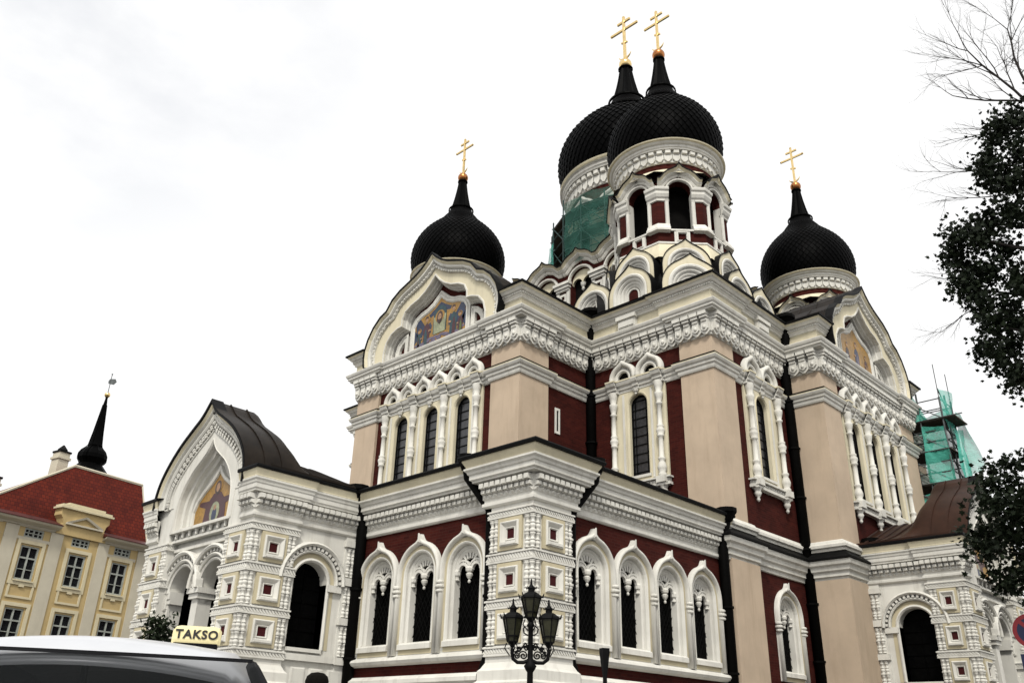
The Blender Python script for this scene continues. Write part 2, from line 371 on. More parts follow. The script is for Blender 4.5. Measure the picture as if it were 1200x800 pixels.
# cornice of the gallery, wrapping round the pier
def gallery_cornice(path, parent, zoff=0, k=1.):
    mb = MB(); Z = lambda pr: [(o if o < .1 else .1+(o-.1)*k, z+zoff) for o, z in pr]
    mb.cornice(path, Z([(0,7.40),(.05,7.41),(.09,7.45),(.09,7.53),(.05,7.55),(.05,7.62),(.08,7.65),(.08,8.10),(.30,8.11),(.30,8.15),(.36,8.19),(.36,8.31),(.40,8.34),(.42,8.40),(.48,8.45),(.48,8.50),(.40,8.505)]))
    dentil_small(mb, path, 7.69+zoff)
    mb.cur = 1; mb.cornice(path, Z([(.40,8.505),(.44,8.52),(.44,8.55),(.52,8.69),(.52,8.735)]))
    mb.cur = 2; mb.cornice(path, Z([(.52,8.735),(.60,8.735),(.62,8.80),(.60,8.84),(.0,8.90)]))
    return mb.build('cornice', [M['white'], M['cream'], M['black']], parent)
gallery_cornice(GPATH, gal)
mb = MB(); k = .14; f = lambda d: 8.86+k*d
mb.rings([[(9.4,-.4,f(0)),(-.4+0,-.4,f(0)),(-.4,7.4,f(0))],[(9.4,5.5,f(5.9)),(5.5,5.5,f(5.9)),(5.5,7.4,f(5.9))]])
mb.build('roof', M['roof'], gal)
# ---- ornamented piers (corner of gallery and porches)
TIERS = [(3.84,4.76),(4.96,5.91),(6.14,7.08)]; BANDS = [(3.64,3.84),(4.76,4.96),(5.91,6.14),(7.08,7.27)]
def pier(x0, x1, y0, y1, faces, parent, cornice=True):
    path = [(x1,y0),(x0,y0),(x0,y1),(x1,y1)]
    mb = MB()
    mb.rings([[(x,y,z) for x,y in ((x0,y0),(x1,y0),(x1,y1),(x0,y1))] for z in (GZ,8.6)], True, True)
    cl = [(x0,y0),(x0,y1),(x1,y1),(x1,y0)]
    mb.cornice(cl, [(0,GZ),(.30,GZ+.01),(.30,2.75),(.22,2.85),(.22,3.0),(.16,3.05),(.16,3.28),(.10,3.34),(.02,3.48),(.02,3.60)], closed=True)
    for a, b in BANDS:
        mb.cornice(cl, [(0,a-.05),(.03,a-.03),(.07,a-.02),(.07,a+.03),(.04,a+.035),(.04,b-.045),(.08,b-.04),(.08,b),(.03,b+.02),(0,b+.03)], closed=True)
        rope(mb, cl+[cl[0]], .04, a+.04, b-.05)
    o = mb.build('pier', M['white'], parent)
    for fr, s0, s1 in faces:
        c = (s0+s1)/2; hwid = (s1-s0)/2
        pw = min(.43, hwid-.30)
        for a, b in TIERS:
            zc = (a+b)/2+.01; ph = (b-a)/2-.05
            n = MB(); n.cur = 1
            sq = lambda h, g: [(c-h,zc-g),(c+h,zc-g),(c+h,zc+g),(c-h,zc+g)]
            n.plate(fr, sq(pw, ph), 0, .065, [sq(pw*.76, ph*.76)])
            n.cur = 0
            L = [(.66,.05),(.60,.05),(.56,.005),(.44,.005),(.40,-.03),(.30,-.05),(.28,-.05)]
            L = [(.78,.06),(.76,.10),(.70,.115),(.64,.105),(.42,.03),(.40,.055),(.35,.055),(.30,.012)]
            n.rings([[fr(x,oo,z) for x,z in sq(pw*q, ph*q)] for q, oo in L], True)
            n.frustum(fr, (c-pw*.66,c+pw*.66,zc-ph*.74,zc-ph*.46,.02), (c-pw*.62,c+pw*.62,zc-ph*.70,zc-ph*.54,.14))
            n.cur = 2; n.poly(fr, sq(pw*.31, ph*.31), .013)
            n.build('niche_panel', [M['white'], M['yellowband'], M['redniche']], parent)
    return o
def clusters(pts, parent, r=.082):
    for a, b in TIERS:
        mb = MB(); h = (b-a-.10)/2; mb.smooth = True
        for x, y in pts:
            baluster(mb, (x,y,a+.03), r, h, 8); baluster(mb, (x,y,a+.05+h), r, h, 8)
            mb.smooth = False; mb.lathe((x,y,a+.02+h), [(r*1.2,0),(r*1.2,.045)], 8, cap=True); mb.smooth = True
        mb.build('baluster_cluster', M['white'], parent)
e = -.3; E1 = 1.22
cp = pier(e, E1, e, E1, [(FL(e), e, E1), (FR(e), e, E1)], CAT)
d = .14
clusters([(e-.0,e-.0),(e-.02,e+d+.02),(e+d+.02,e-.02)], cp); clusters([(e-.02,E1-.09),(e-.02,E1-.24)], cp); clusters([(E1-.09,e-.02),(E1-.24,e-.02)], cp)
# ---- drainpipes
def pipe(pts, r=.11, head=True):
    mb = MB(); mb.smooth = True; mb.tube(pts, r, 10)
    if head:
        x, y, z = pts[0]; mb.smooth = False; mb.lathe((x,y,z-.15), [(r*1.1,0),(r*1.9,.25),(r*2.1,.28),(r*2.1,.42)], 10, cap=True)
    for p, q in zip(pts, pts[1:]):
        L = (Vector(q)-Vector(p)).length
        if L > 2:
            for i in range(1, int(L/2)+1):
                c = Vector(p).lerp(Vector(q), i*2/L); mb.lathe((c.x,c.y,c.z), [(r*1.25,0),(r*1.25,.07)], 10, cap=True)
    mb.build('drainpipe', M['pipe'], CAT)
pipe([(-.55,2.05,8.72),(-.52,2.0,8.35),(-.2,1.42,7.45),(-.18,1.38,7.1),(-.16,1.36,3.6),(-.3,1.4,3.2),(-.3,1.4,GZ)], .12)
pipe([(2.05,-.55,8.72),(2.0,-.52,8.35),(1.42,-.2,7.45),(1.38,-.18,7.1),(1.36,-.16,3.6),(1.4,-.3,3.2),(1.4,-.3,GZ)], .12)
pipe([(-.45,7.18,8.75),(-.25,7.18,8.2),(-.17,7.15,7.8),(-.17,7.15,GZ)], .17)
pipe([(9.12,-.45,8.75),(9.15,-.25,8.2),(9.15,-.2,7.8),(9.15,-.2,GZ)], .17)

# ------------------------------------------------------------------ upper storey pieces
CU, CV = 19.97, 10.6
c0, c1, dv, vw, us, ds = 5.25, 9.52, -.14, 5.62, 15.26, -1.61
ZO0, ZO1 = 15.70, 16.62
def big_cornice_lower(path, parent):
    mb = MB(); ornament(mb, path, ZO0, ZO1)
    mb.cornice(path, [(0,ZO0-.02),(.05,ZO0),(.06,ZO1-.02),(.34,ZO1),(.34,ZO1+.05),(.42,ZO1+.10),(.42,ZO1+.17),(.47,ZO1+.22),(.50,ZO1+.30),(.50,ZO1+.34),(.30,ZO1+.37),(0,ZO1+.37)])
    return mb.build('ornamental_cornice', M['white'], parent)
def big_cornice_upper(path, parent, brackets=()):
    mb = MB(); z = ZO1+.37
    mb.cur = 1; mb.cornice(path, [(.02,z-.02),(.28,z),(.28,z+.42)])
    mb.cur = 0; mb.cornice(path, [(.28,z+.42),(.36,z+.44),(.36,z+.50),(.42,z+.56),(.42,z+.66),(.50,z+.70),(.56,z+.78),(.60,z+.80)])
    units(path, .42, .10, lambda fr, s, p: mb.box(fr, s-p*.3, s+p*.3, 0, .05, z+.585, z+.645))
    mb.cur = 1; mb.cornice(path, [(.60,z+.80),(.64,z+.88)])
    mb.cur = 2; mb.cornice(path, [(.64,z+.88),(.70,z+.885),(.71,z+.96),(0,z+1.02)])
    mb.cur = 0
    for fr, s in brackets:
        mb.box(fr, s-.42, s+.42, .2, .46, z+.02, z+.40); mb.box(fr, s-.48, s+.48, .2, .54, z+.40, z+.56); mb.box(fr, s-.36, s+.36, .46, .50, z+.08, z+.30)
    return mb.build('upper_cornice', [M['white'], M['cream'], M['black']], parent)
STR = [(0,14.36),(.05,14.37),(.08,14.44),(.08,14.52),(.14,14.57),(.14,14.66),(.20,14.70),(.24,14.78),(.24,14.80)]
def string_course(path, parent):
    mb = MB(); mb.cornice(path, STR); mb.cur = 1; mb.cornice(path, [(.24,14.80),(.25,14.84),(0,14.92)]); mb.cur = 2; mb.cornice(path, [(.20,14.90),(.20,14.925),(0,14.95)])
    return mb.build('string_course', [M['white'], M['cream'], M['black']], parent)
BASE = [(0,8.48),(.10,8.49),(.10,8.58),(.18,8.62),(.18,8.72),(.10,8.78),(.06,8.86),(0,8.90)]
LOWC = [(0,7.38),(.06,7.40),(.06,7.52),(.14,7.56),(.14,7.70),(.22,7.76),(.24,7.90),(.32,7.96),(.34,8.04),(.34,8.12),(.30,8.14)]
def low_courses(path, parent):
    mb = MB(); mb.cornice(path, LOWC); mb.cornice(path, BASE)
    mb.cur = 1; mb.cornice(path, [(.30,8.14),(.40,8.14),(.40,8.20),(.07,8.47),(0,8.48)])
    return mb.build('base_course', [M['white'], M['black']], parent)
def upper_window(fr, cols, parent, zb=10.45, narch=6, console=True):
    """round headed lights between baluster columns under a little arcade"""
    wins = [(a+b)/2 for a, b in zip(cols, cols[1:])]; a0, a1 = cols[0]-.22, cols[-1]+.22
    hw, zs, zsill = .43, 13.78, zb+.48
    fmb = MB(); fmb.cur = 1
    fmb.plate(fr, [(a0,zb),(a1,zb),(a1,14.5),(a0,14.5)], -.02, .08, [arch(c, hw+.07, zsill, zs) for c in wins])
    for c in wins:
        fmb.cur = 1
        fmb.sweep2(fr, archpath(c, hw+.035, zsill, zs, 14), [(-.04,-.18),(-.04,.05),(0,.10),(.04,.11),(.05,.07)])
        fmb.cur = 0
        fmb.box(fr, c-hw-.1, c+hw+.1, -.1, .13, zsill-.10, zsill)
        for sg in (-1,1): fmb.box(fr, c+sg*.66-.045, c+sg*.66+.045, .07, .115, zb+.3, 14.3)
    fmb.cur = 0
    fmb.box(fr, a0-.08, a1+.08, 0, .20, zb-.10, zb); fmb.box(fr, a0-.03, a1+.03, 0, .15, zb, zb+.16); fmb.box(fr, a0-.12, a1+.12, 0, .26, zb+.16, zb+.22)
    units([fr(a0,0,0)[:2], fr(a1,0,0)[:2]] if False else [(0,0),(a1-a0,0)], 0, .14, lambda f_, s, p: fmb.box(fr, a0+s-.04, a0+s+.04, .1, .18, zb+.03, zb+.13))
    F = fmb.build('window_surround', [M['white'], M['cream']], parent)
    for c in wins:
        g = MB(); g.poly(fr, arch(c, hw+.02, zsill-.02, zs), -.14); gl = g.build('window_glass', M['glassgrey'], parent)
        l = MB()
        for i in range(int((zs+hw-zsill)/.36)): l.box(fr, c-hw, c+hw, -.135, -.105, zsill+.36*(i+.5)-.014, zsill+.36*(i+.5)+.014)
        for x in (-.26,.26): l.box(fr, c+x-.014, c+x+.014, -.13, -.10, zsill, zs+.36)
        l.sweep2(fr, archpath(c, hw-.03, zsill, zs, 12), [(-.03,-.14),(-.03,-.09),(.03,-.09),(.03,-.14)])
        l.build('window_leading', M['lead'], parent)
    for c in cols:
        cm = MB(); cm.smooth = True; x, y, _ = fr(c, .20, 0)
        cm.lathe((x,y,zb+.20), [(r*.115, z*(14.44-zb-.20)) for r, z in COL], 12)
        cm.smooth = False
        cm.box(fr, c-.20, c+.20, .0, .36, zb-.02, zb+.22)
        if console:
            cm.frustum(fr, (c-.18,c+.18,zb-.12,zb-.02,0), (c-.18,c+.18,zb-.12,zb-.02,.30)); cm.smooth = True
            x, y, _ = fr(c, .14, 0); cm.lathe((x,y,zb-.62), [(.001,0),(.05,.04),(.07,.10),(.04,.16),(.10,.22),(.14,.32),(.11,.40),(.17,.5)], 9)
        cm.build('column', M['white'], parent)
    # entablature with breaks over the columns, small pendants between
    en = MB()
    pth = [(a0-.10,0)]
    P = [fr(a0-.1,0,0)[:2]]
    prof = [(0,14.40),(.10,14.41),(.10,14.50),(.16,14.54),(.16,14.64),(.24,14.70),(.28,14.80),(.28,14.84)]
    s = a0-.1; pts = [(s,0.)]
    for c in cols: pts += [(c-.22,.0),(c-.22,.14),(c+.22,.14),(c+.22,0.)]
    pts += [(a1+.1,0.)]
    pts[0] = (min(pts[0][0], pts[1][0]-.02),0.)
    # clean: break the run into separate lengths
    for i in range(0, len(pts)-1, 2) if False else []: pass
    def run(sa, sb, o):
        en.rings([[fr(sa, o+q, z) for q, z in prof], [fr(sb, o+q, z) for q, z in prof]], False, True)
    run(a0-.1, a1+.1, 0)
    for c in cols: run(c-.22, c+.22, .14); en.box(fr, c-.22, c+.22, .0, .14, 14.40, 14.84)
    for a, b in zip(cols, cols[1:]):
        m = (a+b)/2; run(m-.14, m+.14, .07); en.box(fr, m-.14, m+.14, 0, .07, 14.40, 14.84)
        x, y, _ = fr(m, .16, 0); en.lathe((x,y,14.14), [(.001,0),(.05,.05),(.04,.10),(.09,.16),(.12,.26)], 8)
    en.cur = 1
    en.box(fr, a0-.1, a1+.1, .0, .30, 14.84, 14.90)
    for c in cols: en.box(fr, c-.22, c+.22, .30, .45, 14.84, 14.90)
    en.build('entablature', [M['white'], M['cream']], parent)
    ar = MB(); n = narch; wdt = (cols[-1]-cols[0]+.36)/n
    for i in range(n):
        c = cols[0]-.18+wdt*(i+.5); r = wdt*.5
        ar.plate(fr, keel(c, r*.99, 14.88, 15.02, .10), -.02, .10, [arch(c, r*.42, 14.9, 15.02, 10)])
        ar.smooth = True
        ar.sweep2(fr, keel(c, r*.86, 14.88, 15.02, .11), [(-.10,.09),(-.085,.19),(-.02,.25),(.05,.25),(.10,.19),(.12,.05)])
        ar.smooth = False
        ar.sweep2(fr, archpath(c, r*.5, 14.9, 15.02, 10), [(-.06,.04),(-.06,.12),(0,.16),(.06,.15)])
    ar.build('arcade', M['white'], parent)
    for i in range(n):
        b = MB(); c = cols[0]-.18+wdt*(i+.5); b.poly(fr, arch(c, wdt*.23, 14.9, 15.02, 10), .01); b.build('arcade_recess', M['inner_shade'], parent)

# ------------------------------------------------------------------ transepts with keel gables
GO = [(4.22,17.02),(4.30,17.45),(4.28,17.85),(4.10,18.35),(3.78,18.84),(3.35,19.22),(2.92,19.40),(2.55,19.86),(2.05,20.16),(1.5,20.36),(1.05,20.53),(.62,20.76),(.28,21.02),(0,21.30)]
GI = [(3.22,17.02),(3.22,17.5),(3.10,17.95),(2.80,18.30),(2.40,18.46),(2.08,18.50),(2.06,18.85),(1.90,19.16),(1.55,19.36),(1.05,19.50),(.6,19.74),(.28,20.0),(0,20.32)]
MO = [(1.66,17.28),(1.66,18.42),(1.50,18.68),(1.20,18.82),(.80,18.90),(.40,19.08),(0,19.42)]
def inset(h, d):                                      # half outline moved inwards
    q = offset([(-x,z) for x,z in h], -d); q = [(max(0,-x), z) for x,z in q]
    q[-1] = (0, h[-1][1]-d*1.35); q[0] = (q[0][0], h[0][1]); return q
GOLDB = [(.72,.48,.13),(.45,.25,.05)]
def icon_mat(name, ground):
    m, t, p = nodes(name); tcn = t.nodes.new('ShaderNodeTexCoord'); v = t.nodes.new('ShaderNodeTexVoronoi'); v.inputs['Scale'].default_value = 14
    t.links.new(tcn.outputs['Object'], v.inputs['Vector'])
    n = nz(t, 3., 4); r = ramp(t, n.outputs['Fac'], [(.35, tuple(c*.7 for c in ground)), (.65, ground)])
    hs = t.nodes.new('ShaderNodeSeparateColor'); t.links.new(v.outputs['Color'], hs.inputs[0])
    r2 = ramp(t, hs.outputs[0], [(.1,(.7,.7,.7)),(.9,(1.15,1.15,1.15))])
    t.links.new(mixc(t, r.outputs['Color'], r2.outputs['Color'], .6, 'MULTIPLY'), p.inputs['Base Color']); p.inputs['Roughness'].default_value = .35; return m
for k_, c_ in {'m_gold':(.40,.215,.035),'m_red':(.065,.008,.014),'m_blue':(.018,.032,.085),'m_teal':(.012,.055,.07),'m_skin':(.42,.24,.13),'m_lilac':(.15,.12,.19),'m_cloth':(.34,.36,.22),'m_dark':(.035,.015,.012),'m_brown':(.045,.016,.010),'m_green':(.10,.14,.03)}.items(): M[k_] = icon_mat('mosaic_'+k_[2:], c_)
MM = [M[k] for k in ('m_gold','m_red','m_blue','m_teal','m_skin','m_lilac','m_cloth','m_dark','m_brown','m_green')]
def ell(cx, cz, a, b, n=18, rot=0): return [(cx+a*cos(2*pi*i/n)*cos(rot)-b*sin(2*pi*i/n)*sin(rot), cz+a*cos(2*pi*i/n)*sin(rot)+b*sin(2*pi*i/n)*cos(rot)) for i in range(n)]
def figure(mb, fr, x, z, h, o, robe, wing=None, side=1, under=None):
    L = lambda pts: [(x+side*a*h, z+b*h) for a, b in pts]
    if wing is not None:
        mb.cur = wing; mb.plate(fr, L([(.05,.62),(.30,.95),(.46,1.02),(.50,.80),(.46,.45),(.38,.15),(.26,.30),(.14,.42)]), o-.01, o+.004)
        mb.plate(fr, L([(.0,.62),(-.14,.74),(-.22,.60),(-.2,.35),(-.10,.42)]), o-.01, o+.003)
    mb.cur = robe; mb.plate(fr, L([(-.16,0),(-.14,.30),(-.17,.50),(-.10,.68),(0,.74),(.10,.68),(.16,.5),(.13,.3),(.18,0)]), o-.01, o+.010)
    if under is not None: mb.cur = under; mb.plate(fr, L([(-.05,0),(-.03,.35),(.03,.6),(.10,.35),(.09,0)]), o-.01, o+.014)
    mb.cur = 0; mb.plate(fr, ell(x+side*-.01*h, z+.86*h, .125*h, .125*h), o-.01, o+.012)
    mb.cur = 4; mb.plate(fr, ell(x, z+.85*h, .06*h, .08*h), o-.01, o+.018)
    mb.cur = 8; mb.plate(fr, L([(-.07,.86),(-.06,.94),(0,.965),(.06,.94),(.07,.86),(.04,.90),(-.04,.90)]), o-.01, o+.021)
    mb.cur = 4; mb.plate(fr, L([(-.22,.44),(-.17,.50),(-.08,.47),(-.10,.42)]), o-.01, o+.018)
GIP = [(.10,.29),(.08,.34),(.03,.34),(.0,.28),(-.02,.12),(-.06,.08),(-.08,-.04),(-.11,-.06),(-.12,-.20)]
def gable_mosaic(fr, c, kind, parent, o):
    mb = MB(); mb.cur = 0; mb.poly(fr, sym(smoothpoly(MO[1:],1) if False else MO, c), o)
    if kind == 'angels':
        mb.cur = 5
        random.seed(3)
        for i in range(26): mb.plate(fr, ell(c-1.5+3*random.random(), 17.40+.22*random.random(), .17, .06, 10), o-.01, o+.006+.0004*i)
        mb.cur = 2; mb.plate(fr, [(c-1.05,18.62),(c-.6,18.86),(c-.3,19.02),(c,19.22),(c+.3,19.02),(c+.6,18.86),(c+1.05,18.62),(c+.6,18.66),(c,18.80),(c-.6,18.66)], o-.01, o+.004)
        figure(mb, fr, c-.88, 17.34, 1.50, o, 3, 2, -1, 1); figure(mb, fr, c-1.32, 17.32, 1.05, o, 1, 2, -1, 9); figure(mb, fr, c+.86, 17.36, 1.46, o, 1, 2, 1, 3); figure(mb, fr, c+1.34, 17.34, .98, o, 3, 2, 1, 8)
        mb.cur = 3; mb.plate(fr, arch(c, .42, 17.75, 18.62, 12), o-.01, o+.016)
        mb.cur = 6; mb.plate(fr, [(c-.36,17.72),(c-.40,18.55),(c+.40,18.55),(c+.36,17.72)], o-.01, o+.022)
        mb.cur = 0; mb.plate(fr, ell(c,18.52,.30,.30), o-.01, o+.027)
        mb.cur = 8; mb.plate(fr, ell(c,18.46,.19,.30), o-.01, o+.031)
        mb.cur = 4; mb.plate(fr, ell(c,18.46,.115,.19), o-.01, o+.036)
        mb.cur = 8; mb.plate(fr, [(c-.11,18.40),(c,18.12),(c+.11,18.40),(c+.06,18.36),(c-.06,18.36)], o-.01, o+.040)
        for sg in (-1,1): mb.plate(fr, ell(c+sg*.042,18.50,.022,.010,8), o-.01, o+.041)
    else:
        figure(mb, fr, c-.95, 17.35, 1.15, o, 8, None, -1, 2); figure(mb, fr, c+.05, 17.38, 1.45, o, 2, None, 1, 5); figure(mb, fr, c+1.0, 17.35, 1.10, o, 1, None, 1, 0)
    return mb.build('mosaic', MM, parent)
def transept(fr, c, hw, sides, parent_name, kind, roof_depth, cols, slit=False):
    """fr: s along the front, o outwards. sides: (near side depth, far side depth)"""
    z0 = GZ
    wins = [(a+b)/2 for a, b in zip(cols, cols[1:])]
    mb = MB()
    mb.plate(fr, [(c-hw,z0),(c+hw,z0),(c+hw,17.1),(c-hw,17.1)], -.4, 0, [arch(x, .5, 10.9, 13.78) for x in wins])
    for sg, dep in ((-1, sides[0]), (1, sides[1])):
        mb.box(fr, c+sg*(hw-.4) if sg < 0 else c+hw-.4, c+sg*hw if sg > 0 else c-hw+.4, -dep, -.4, z0, 17.6) if False else None
        x = c+sg*hw; mb.rings([[fr(x,0,z0),fr(x,0,17.95)],[fr(x,-dep,z0),fr(x,-dep,17.95)]])
    T = mb.build('transept', M['brick'], CAT)
    # tan pilasters wrapping the corners
    pw, pj = 1.62, .12
    for sg in (-1, 1):
        P = MB()
        dep = sides[0] if sg < 0 else sides[1]
        d = min(pw-.1, dep-.02)
        xs = sorted((c+sg*(hw+pj), c+sg*(hw-pw+.2)))
        P.box(fr, xs[0], xs[1], -d, pj, 8.6, ZO0+.01)
        P.box(fr, xs[0]-.08, xs[1]+.08, -d-.0, pj+.10, z0, 7.45)
        P.build('pilaster', M['tan'], T)
    pj = .12
    def pathpts(p_):
        near, far = sides
        A = [(c+hw,-far),(c+hw+p_,-far)][1:] 
        q = [(c-hw,-near+.02),(c-hw,-1.55),(c-hw-p_,-1.55),(c-hw-p_,p_),(c-hw+1.42,p_),(c-hw+1.42,0),(c+hw-1.42,0),(c+hw-1.42,p_),(c+hw+p_,p_),(c+hw+p_,-1.5)]
        if near < 1.7: q = [(c-hw-p_,-near+.02)]+q[3:]
        return q
    pts = pathpts(pj)
    w2 = [fr(s,o,0)[:2] for s,o in pts]
    a, b = Vector(w2[1]), Vector(w2[0])
    # outward must be on the left of the walking direction
    def orient(q):
        i = len(q)//2; A, B = Vector(q[i]), Vector(q[i+1]); n = Vector((-(B-A).y, (B-A).x)); o_ = Vector(fr(0,1,0)[:2])-Vector(fr(0,0,0)[:2])
        return q if n.dot(o_) > 0 else list(reversed(q))
    w2 = orient(w2)
    string_course(w2, T); big_cornice_lower(w2, T); low_courses(w2, T)
    # upper cornice: only the returns at both ends, the gable takes the middle
    near = [pts[0]] + ([(c-hw-.0,0.0)] if True else []) + [(c-hw+.72,0.0)]
    q = [fr(s,o,0)[:2] for s,o in [(c-hw,-sides[0]+.02),(c-hw,0),(c-hw+.66,0)]]
    def ori(q):
        A, B = Vector(q[-2]), Vector(q[-1]); n = Vector((-(B-A).y, (B-A).x)); o_ = Vector(fr(0,1,0)[:2])-Vector(fr(0,0,0)[:2])
        return q if n.dot(o_) > 0 else list(reversed(q))
    big_cornice_upper(ori(q), T)
    q = [fr(s,o,0)[:2] for s,o in [(c+hw,-1.2),(c+hw,0),(c+hw-.66,0)]]
    big_cornice_upper(ori(q), T)
    # gable
    G = MB(); sc = hw/4.98
    go = [(x*sc, z) for x, z in GO]; gi = [(x*sc, z) for x, z in GI]
    G.cur = 1; G.plate(fr, sym(go, c), -.35, .30, [sym(gi, c)])
    out_ = [(c-x, z) for x, z in go] + [(c+x, z) for x, z in reversed(go[:-1])]
    G.cur = 0
    G.sweep2(fr, out_, [(-.38,.29),(-.38,.36),(-.33,.40),(-.30,.40),(-.24,.35),(-.22,.44),(-.18,.50),(-.10,.50),(-.06,.46)])
    G.cur = 1; G.sweep2(fr, out_, [(-.10,.48),(-.04,.56),(.0,.60),(.03,.60)])
    G.cur = 0
    for p, q in zip(out_, out_[1:]):
        L = hypot(q[0]-p[0], q[1]-p[1]); n = max(1, int(L/.16))
        for i in range(n):
            t = (i+.5)/n; x = p[0]+(q[0]-p[0])*t; z = p[1]+(q[1]-p[1])*t; nx, nz_ = (q[1]-p[1])/L, -(q[0]-p[0])/L
            x += nx*.34; z += nz_*.34; G.box(fr, x-.035, x+.035, .38, .435, z-.035, z+.035)
    G.cur = 2; G.sweep2(fr, out_, [(.02,.30),(.02,.64),(.10,.64),(.10,.30)])
    G.cur = 0
    gip = [(c-x, z) for x, z in gi] + [(c+x, z) for x, z in reversed(gi[:-1])]
    G.sweep2(fr, gip, GIP)
    G.cur = 3; G.poly(fr, sym(gi, c), -.20)
    G.cur = 0; G.box(fr, c-gi[0][0], c+gi[0][0], -.34, .10, 16.98, 17.08)
    g = G.build('gable', [M['white'], M['cream'], M['black'], M['brick']], T)
    ms = [(x*sc, z) for x, z in MO]
    K = MB(); mp_ = [(c-x, z) for x, z in ms] + [(c+x, z) for x, z in reversed(ms[:-1])]
    K.sweep2(fr, mp_, [(0,-.2),(0,-.11),(.06,-.06),(.12,-.06),(.14,-.11),(.20,-.08),(.27,-.08),(.29,-.20)])
    K.box(fr, c-ms[0][0]-.27, c+ms[0][0]+.27, -.2, -.075, 17.09, 17.28)
    for sg in (-1, 1):
        x0 = 2.10*sc; h = [(x0,17.16),(x0,18.22),(x0+.3,18.12),(x0+.58,17.88),(x0+.72,17.55),(x0+.74,17.16)]
        pl = [(c+sg*x, z) for x, z in h]; hi = [(c+sg*(x0+.16),17.32),(c+sg*(x0+.16),17.95),(c+sg*(x0+.34),17.84),(c+sg*(x0+.50),17.62),(c+sg*(x0+.55),17.32)]
        K.plate(fr, pl, -.2, -.07, [hi])
        K.sweep2(fr, pl if sg < 0 else list(reversed(pl)), [(-.05,-.08),(-.02,-.03),(.02,-.03),(.05,-.08)], closed=True)
    K.build('mosaic_frame', M['white'], T)
    gable_mosaic(fr, c, kind, T, -.12)
    # keel shaped roof running back
    R = MB(); off_ = [(c-x*1.01, z+.04) for x, z in go]+[(c+x*1.01, z+.04) for x, z in reversed(go[:-1])]
    R.rings([[fr(s, .28, z+.05) for s, z in off_], [fr(s, -roof_depth, z+.05) for s, z in off_]])
    for k in range(1, int(roof_depth/.8)):
        R.rings([[fr(s, .28-.8*k-dd, z+.05+dz) for s, z in off_] for dd, dz in ((0,0),(.02,.05),(.05,.05),(.07,0))])
    R.rings([[fr(c-hw-.4,-.45,17.95),fr(c+hw+.4,-.45,17.95)],[fr(c-hw-.4,-roof_depth,18.0),fr(c+hw+.4,-roof_depth,18.0)]])
    R.build('roof', M['roof'], T)
    upper_window(fr, cols, T)
    return T
TW = transept(lambda s,o,z: (c0-o, s, z), CV, 4.98, (c1-c0+.05, c1-c0+.05), 'w', 'angels', 10., [7.72,9.62,11.52,13.42])
TS = transept(lambda s,o,z: (s, ds-o, z), 19.98, 4.72, (ds*-1+dv+.05, 1.6), 's', 'saints', 8., [17.12,19.02,20.92,22.82])
# slit window on the side of the west transept
mb = MB(); fr = FR(vw); mb.plate(fr, [(7.28,12.55),(7.56,12.55),(7.56,13.6),(7.28,13.6)], -.02, .04, [[(7.36,12.65),(7.48,12.65),(7.48,13.5),(7.36,13.5)]]); mb.cur = 1; mb.box(fr, 7.34, 7.50, -.02, .01, 12.6, 13.55); mb.build('slit_window', [M['white'], M['inner_shade']], TW)

# ------------------------------------------------------------------ corner blocks
def corner_block(xf, full=True):
    XF[0] = xf
    mb = MB(); L = c1; fl, fr_ = FL(c1), FR(dv); wc = 3.22; wr = 12.88
    mb.plate(fl, [(dv,GZ),(vw+.1,GZ),(vw+.1,18.0),(dv,18.0)], -.4, 0, [arch(wc,.5,10.9,13.78)])
    mb.plate(fr_, [(c1,GZ),(us+.1,GZ),(us+.1,18.0),(c1,18.0)], -.4, 0, [arch(wr,.5,10.9,13.78), arch(13.3,.68,4.08,SPR)])
    mb.rings([[(us,dv,17.9),(us,vw,17.9)],[(c1,dv,17.9),(c1,vw,17.9)]])
    B = mb.build('corner_block', M['brickdark'], CAT)
    P = MB(); pj = .12
    P.rings([[(x,y,z) for x,y in ((c1-pj,dv-pj),(c1+1.38,dv-pj),(c1+1.38,dv+1.3),(c1-pj,dv+1.3))] for z in (8.6,ZO0+.01)], True, True)
    P.rings([[(x,y,z) for x,y in ((c1-pj-.0,dv-pj-.1),(c1+1.75,dv-pj-.1),(c1+1.75,dv+1.3),(c1-pj-.0,dv+1.3))] for z in (GZ,7.45)], True, True)
    P.build('pilaster', M['tan'], B)
    path = [(us,dv),(c1+1.38,dv),(c1+1.38,dv-pj),(c1-pj,dv-pj),(c1-pj,dv+1.3),(c1,dv+1.3),(c1,vw)]
    string_course(path, B); big_cornice_lower(path, B)
    big_cornice_upper([(us,dv),(c1,dv),(c1,vw)] if False else [(us,dv),(c1+1.6,dv),(c1+1.6,dv-.1),(c1-.1,dv-.1),(c1-.1,dv+1.7),(c1,dv+1.7),(c1,vw)], B, [(fl,3.35),(fr_,13.0)])
    low_courses([(us,dv),(c1+1.65,dv),(c1+1.65,dv-.12),(c1-.15,dv-.12),(c1-.15,dv+1.3)], B)
    upper_window(fl, [wc-1.08,wc+1.08], B, narch=2); upper_window(fr_, [wr-1.10,wr+1.10], B, narch=2)
    if full:
        XF[0] = xf
    XF[0] = None
    return B
BLK = [corner_block(None), corner_block(lambda p: (p[0], 2*CV-p[1], p[2])), corner_block(lambda p: (2*CU-p[0], p[1], p[2]))]
gal_window(FR(dv), 13.3)
pipe([(c1-.42,vw-.42,18.1),(c1-.3,vw-.25,17.3),(c1-.16,vw-.14,16.6),(c1-.16,vw-.14,9.0)], .21)
pipe([(us-.42,dv-.55,18.1),(us-.3,dv-.4,17.3),(us-.22,dv-.18,16.6),(us-.22,dv-.18,GZ)], .20)
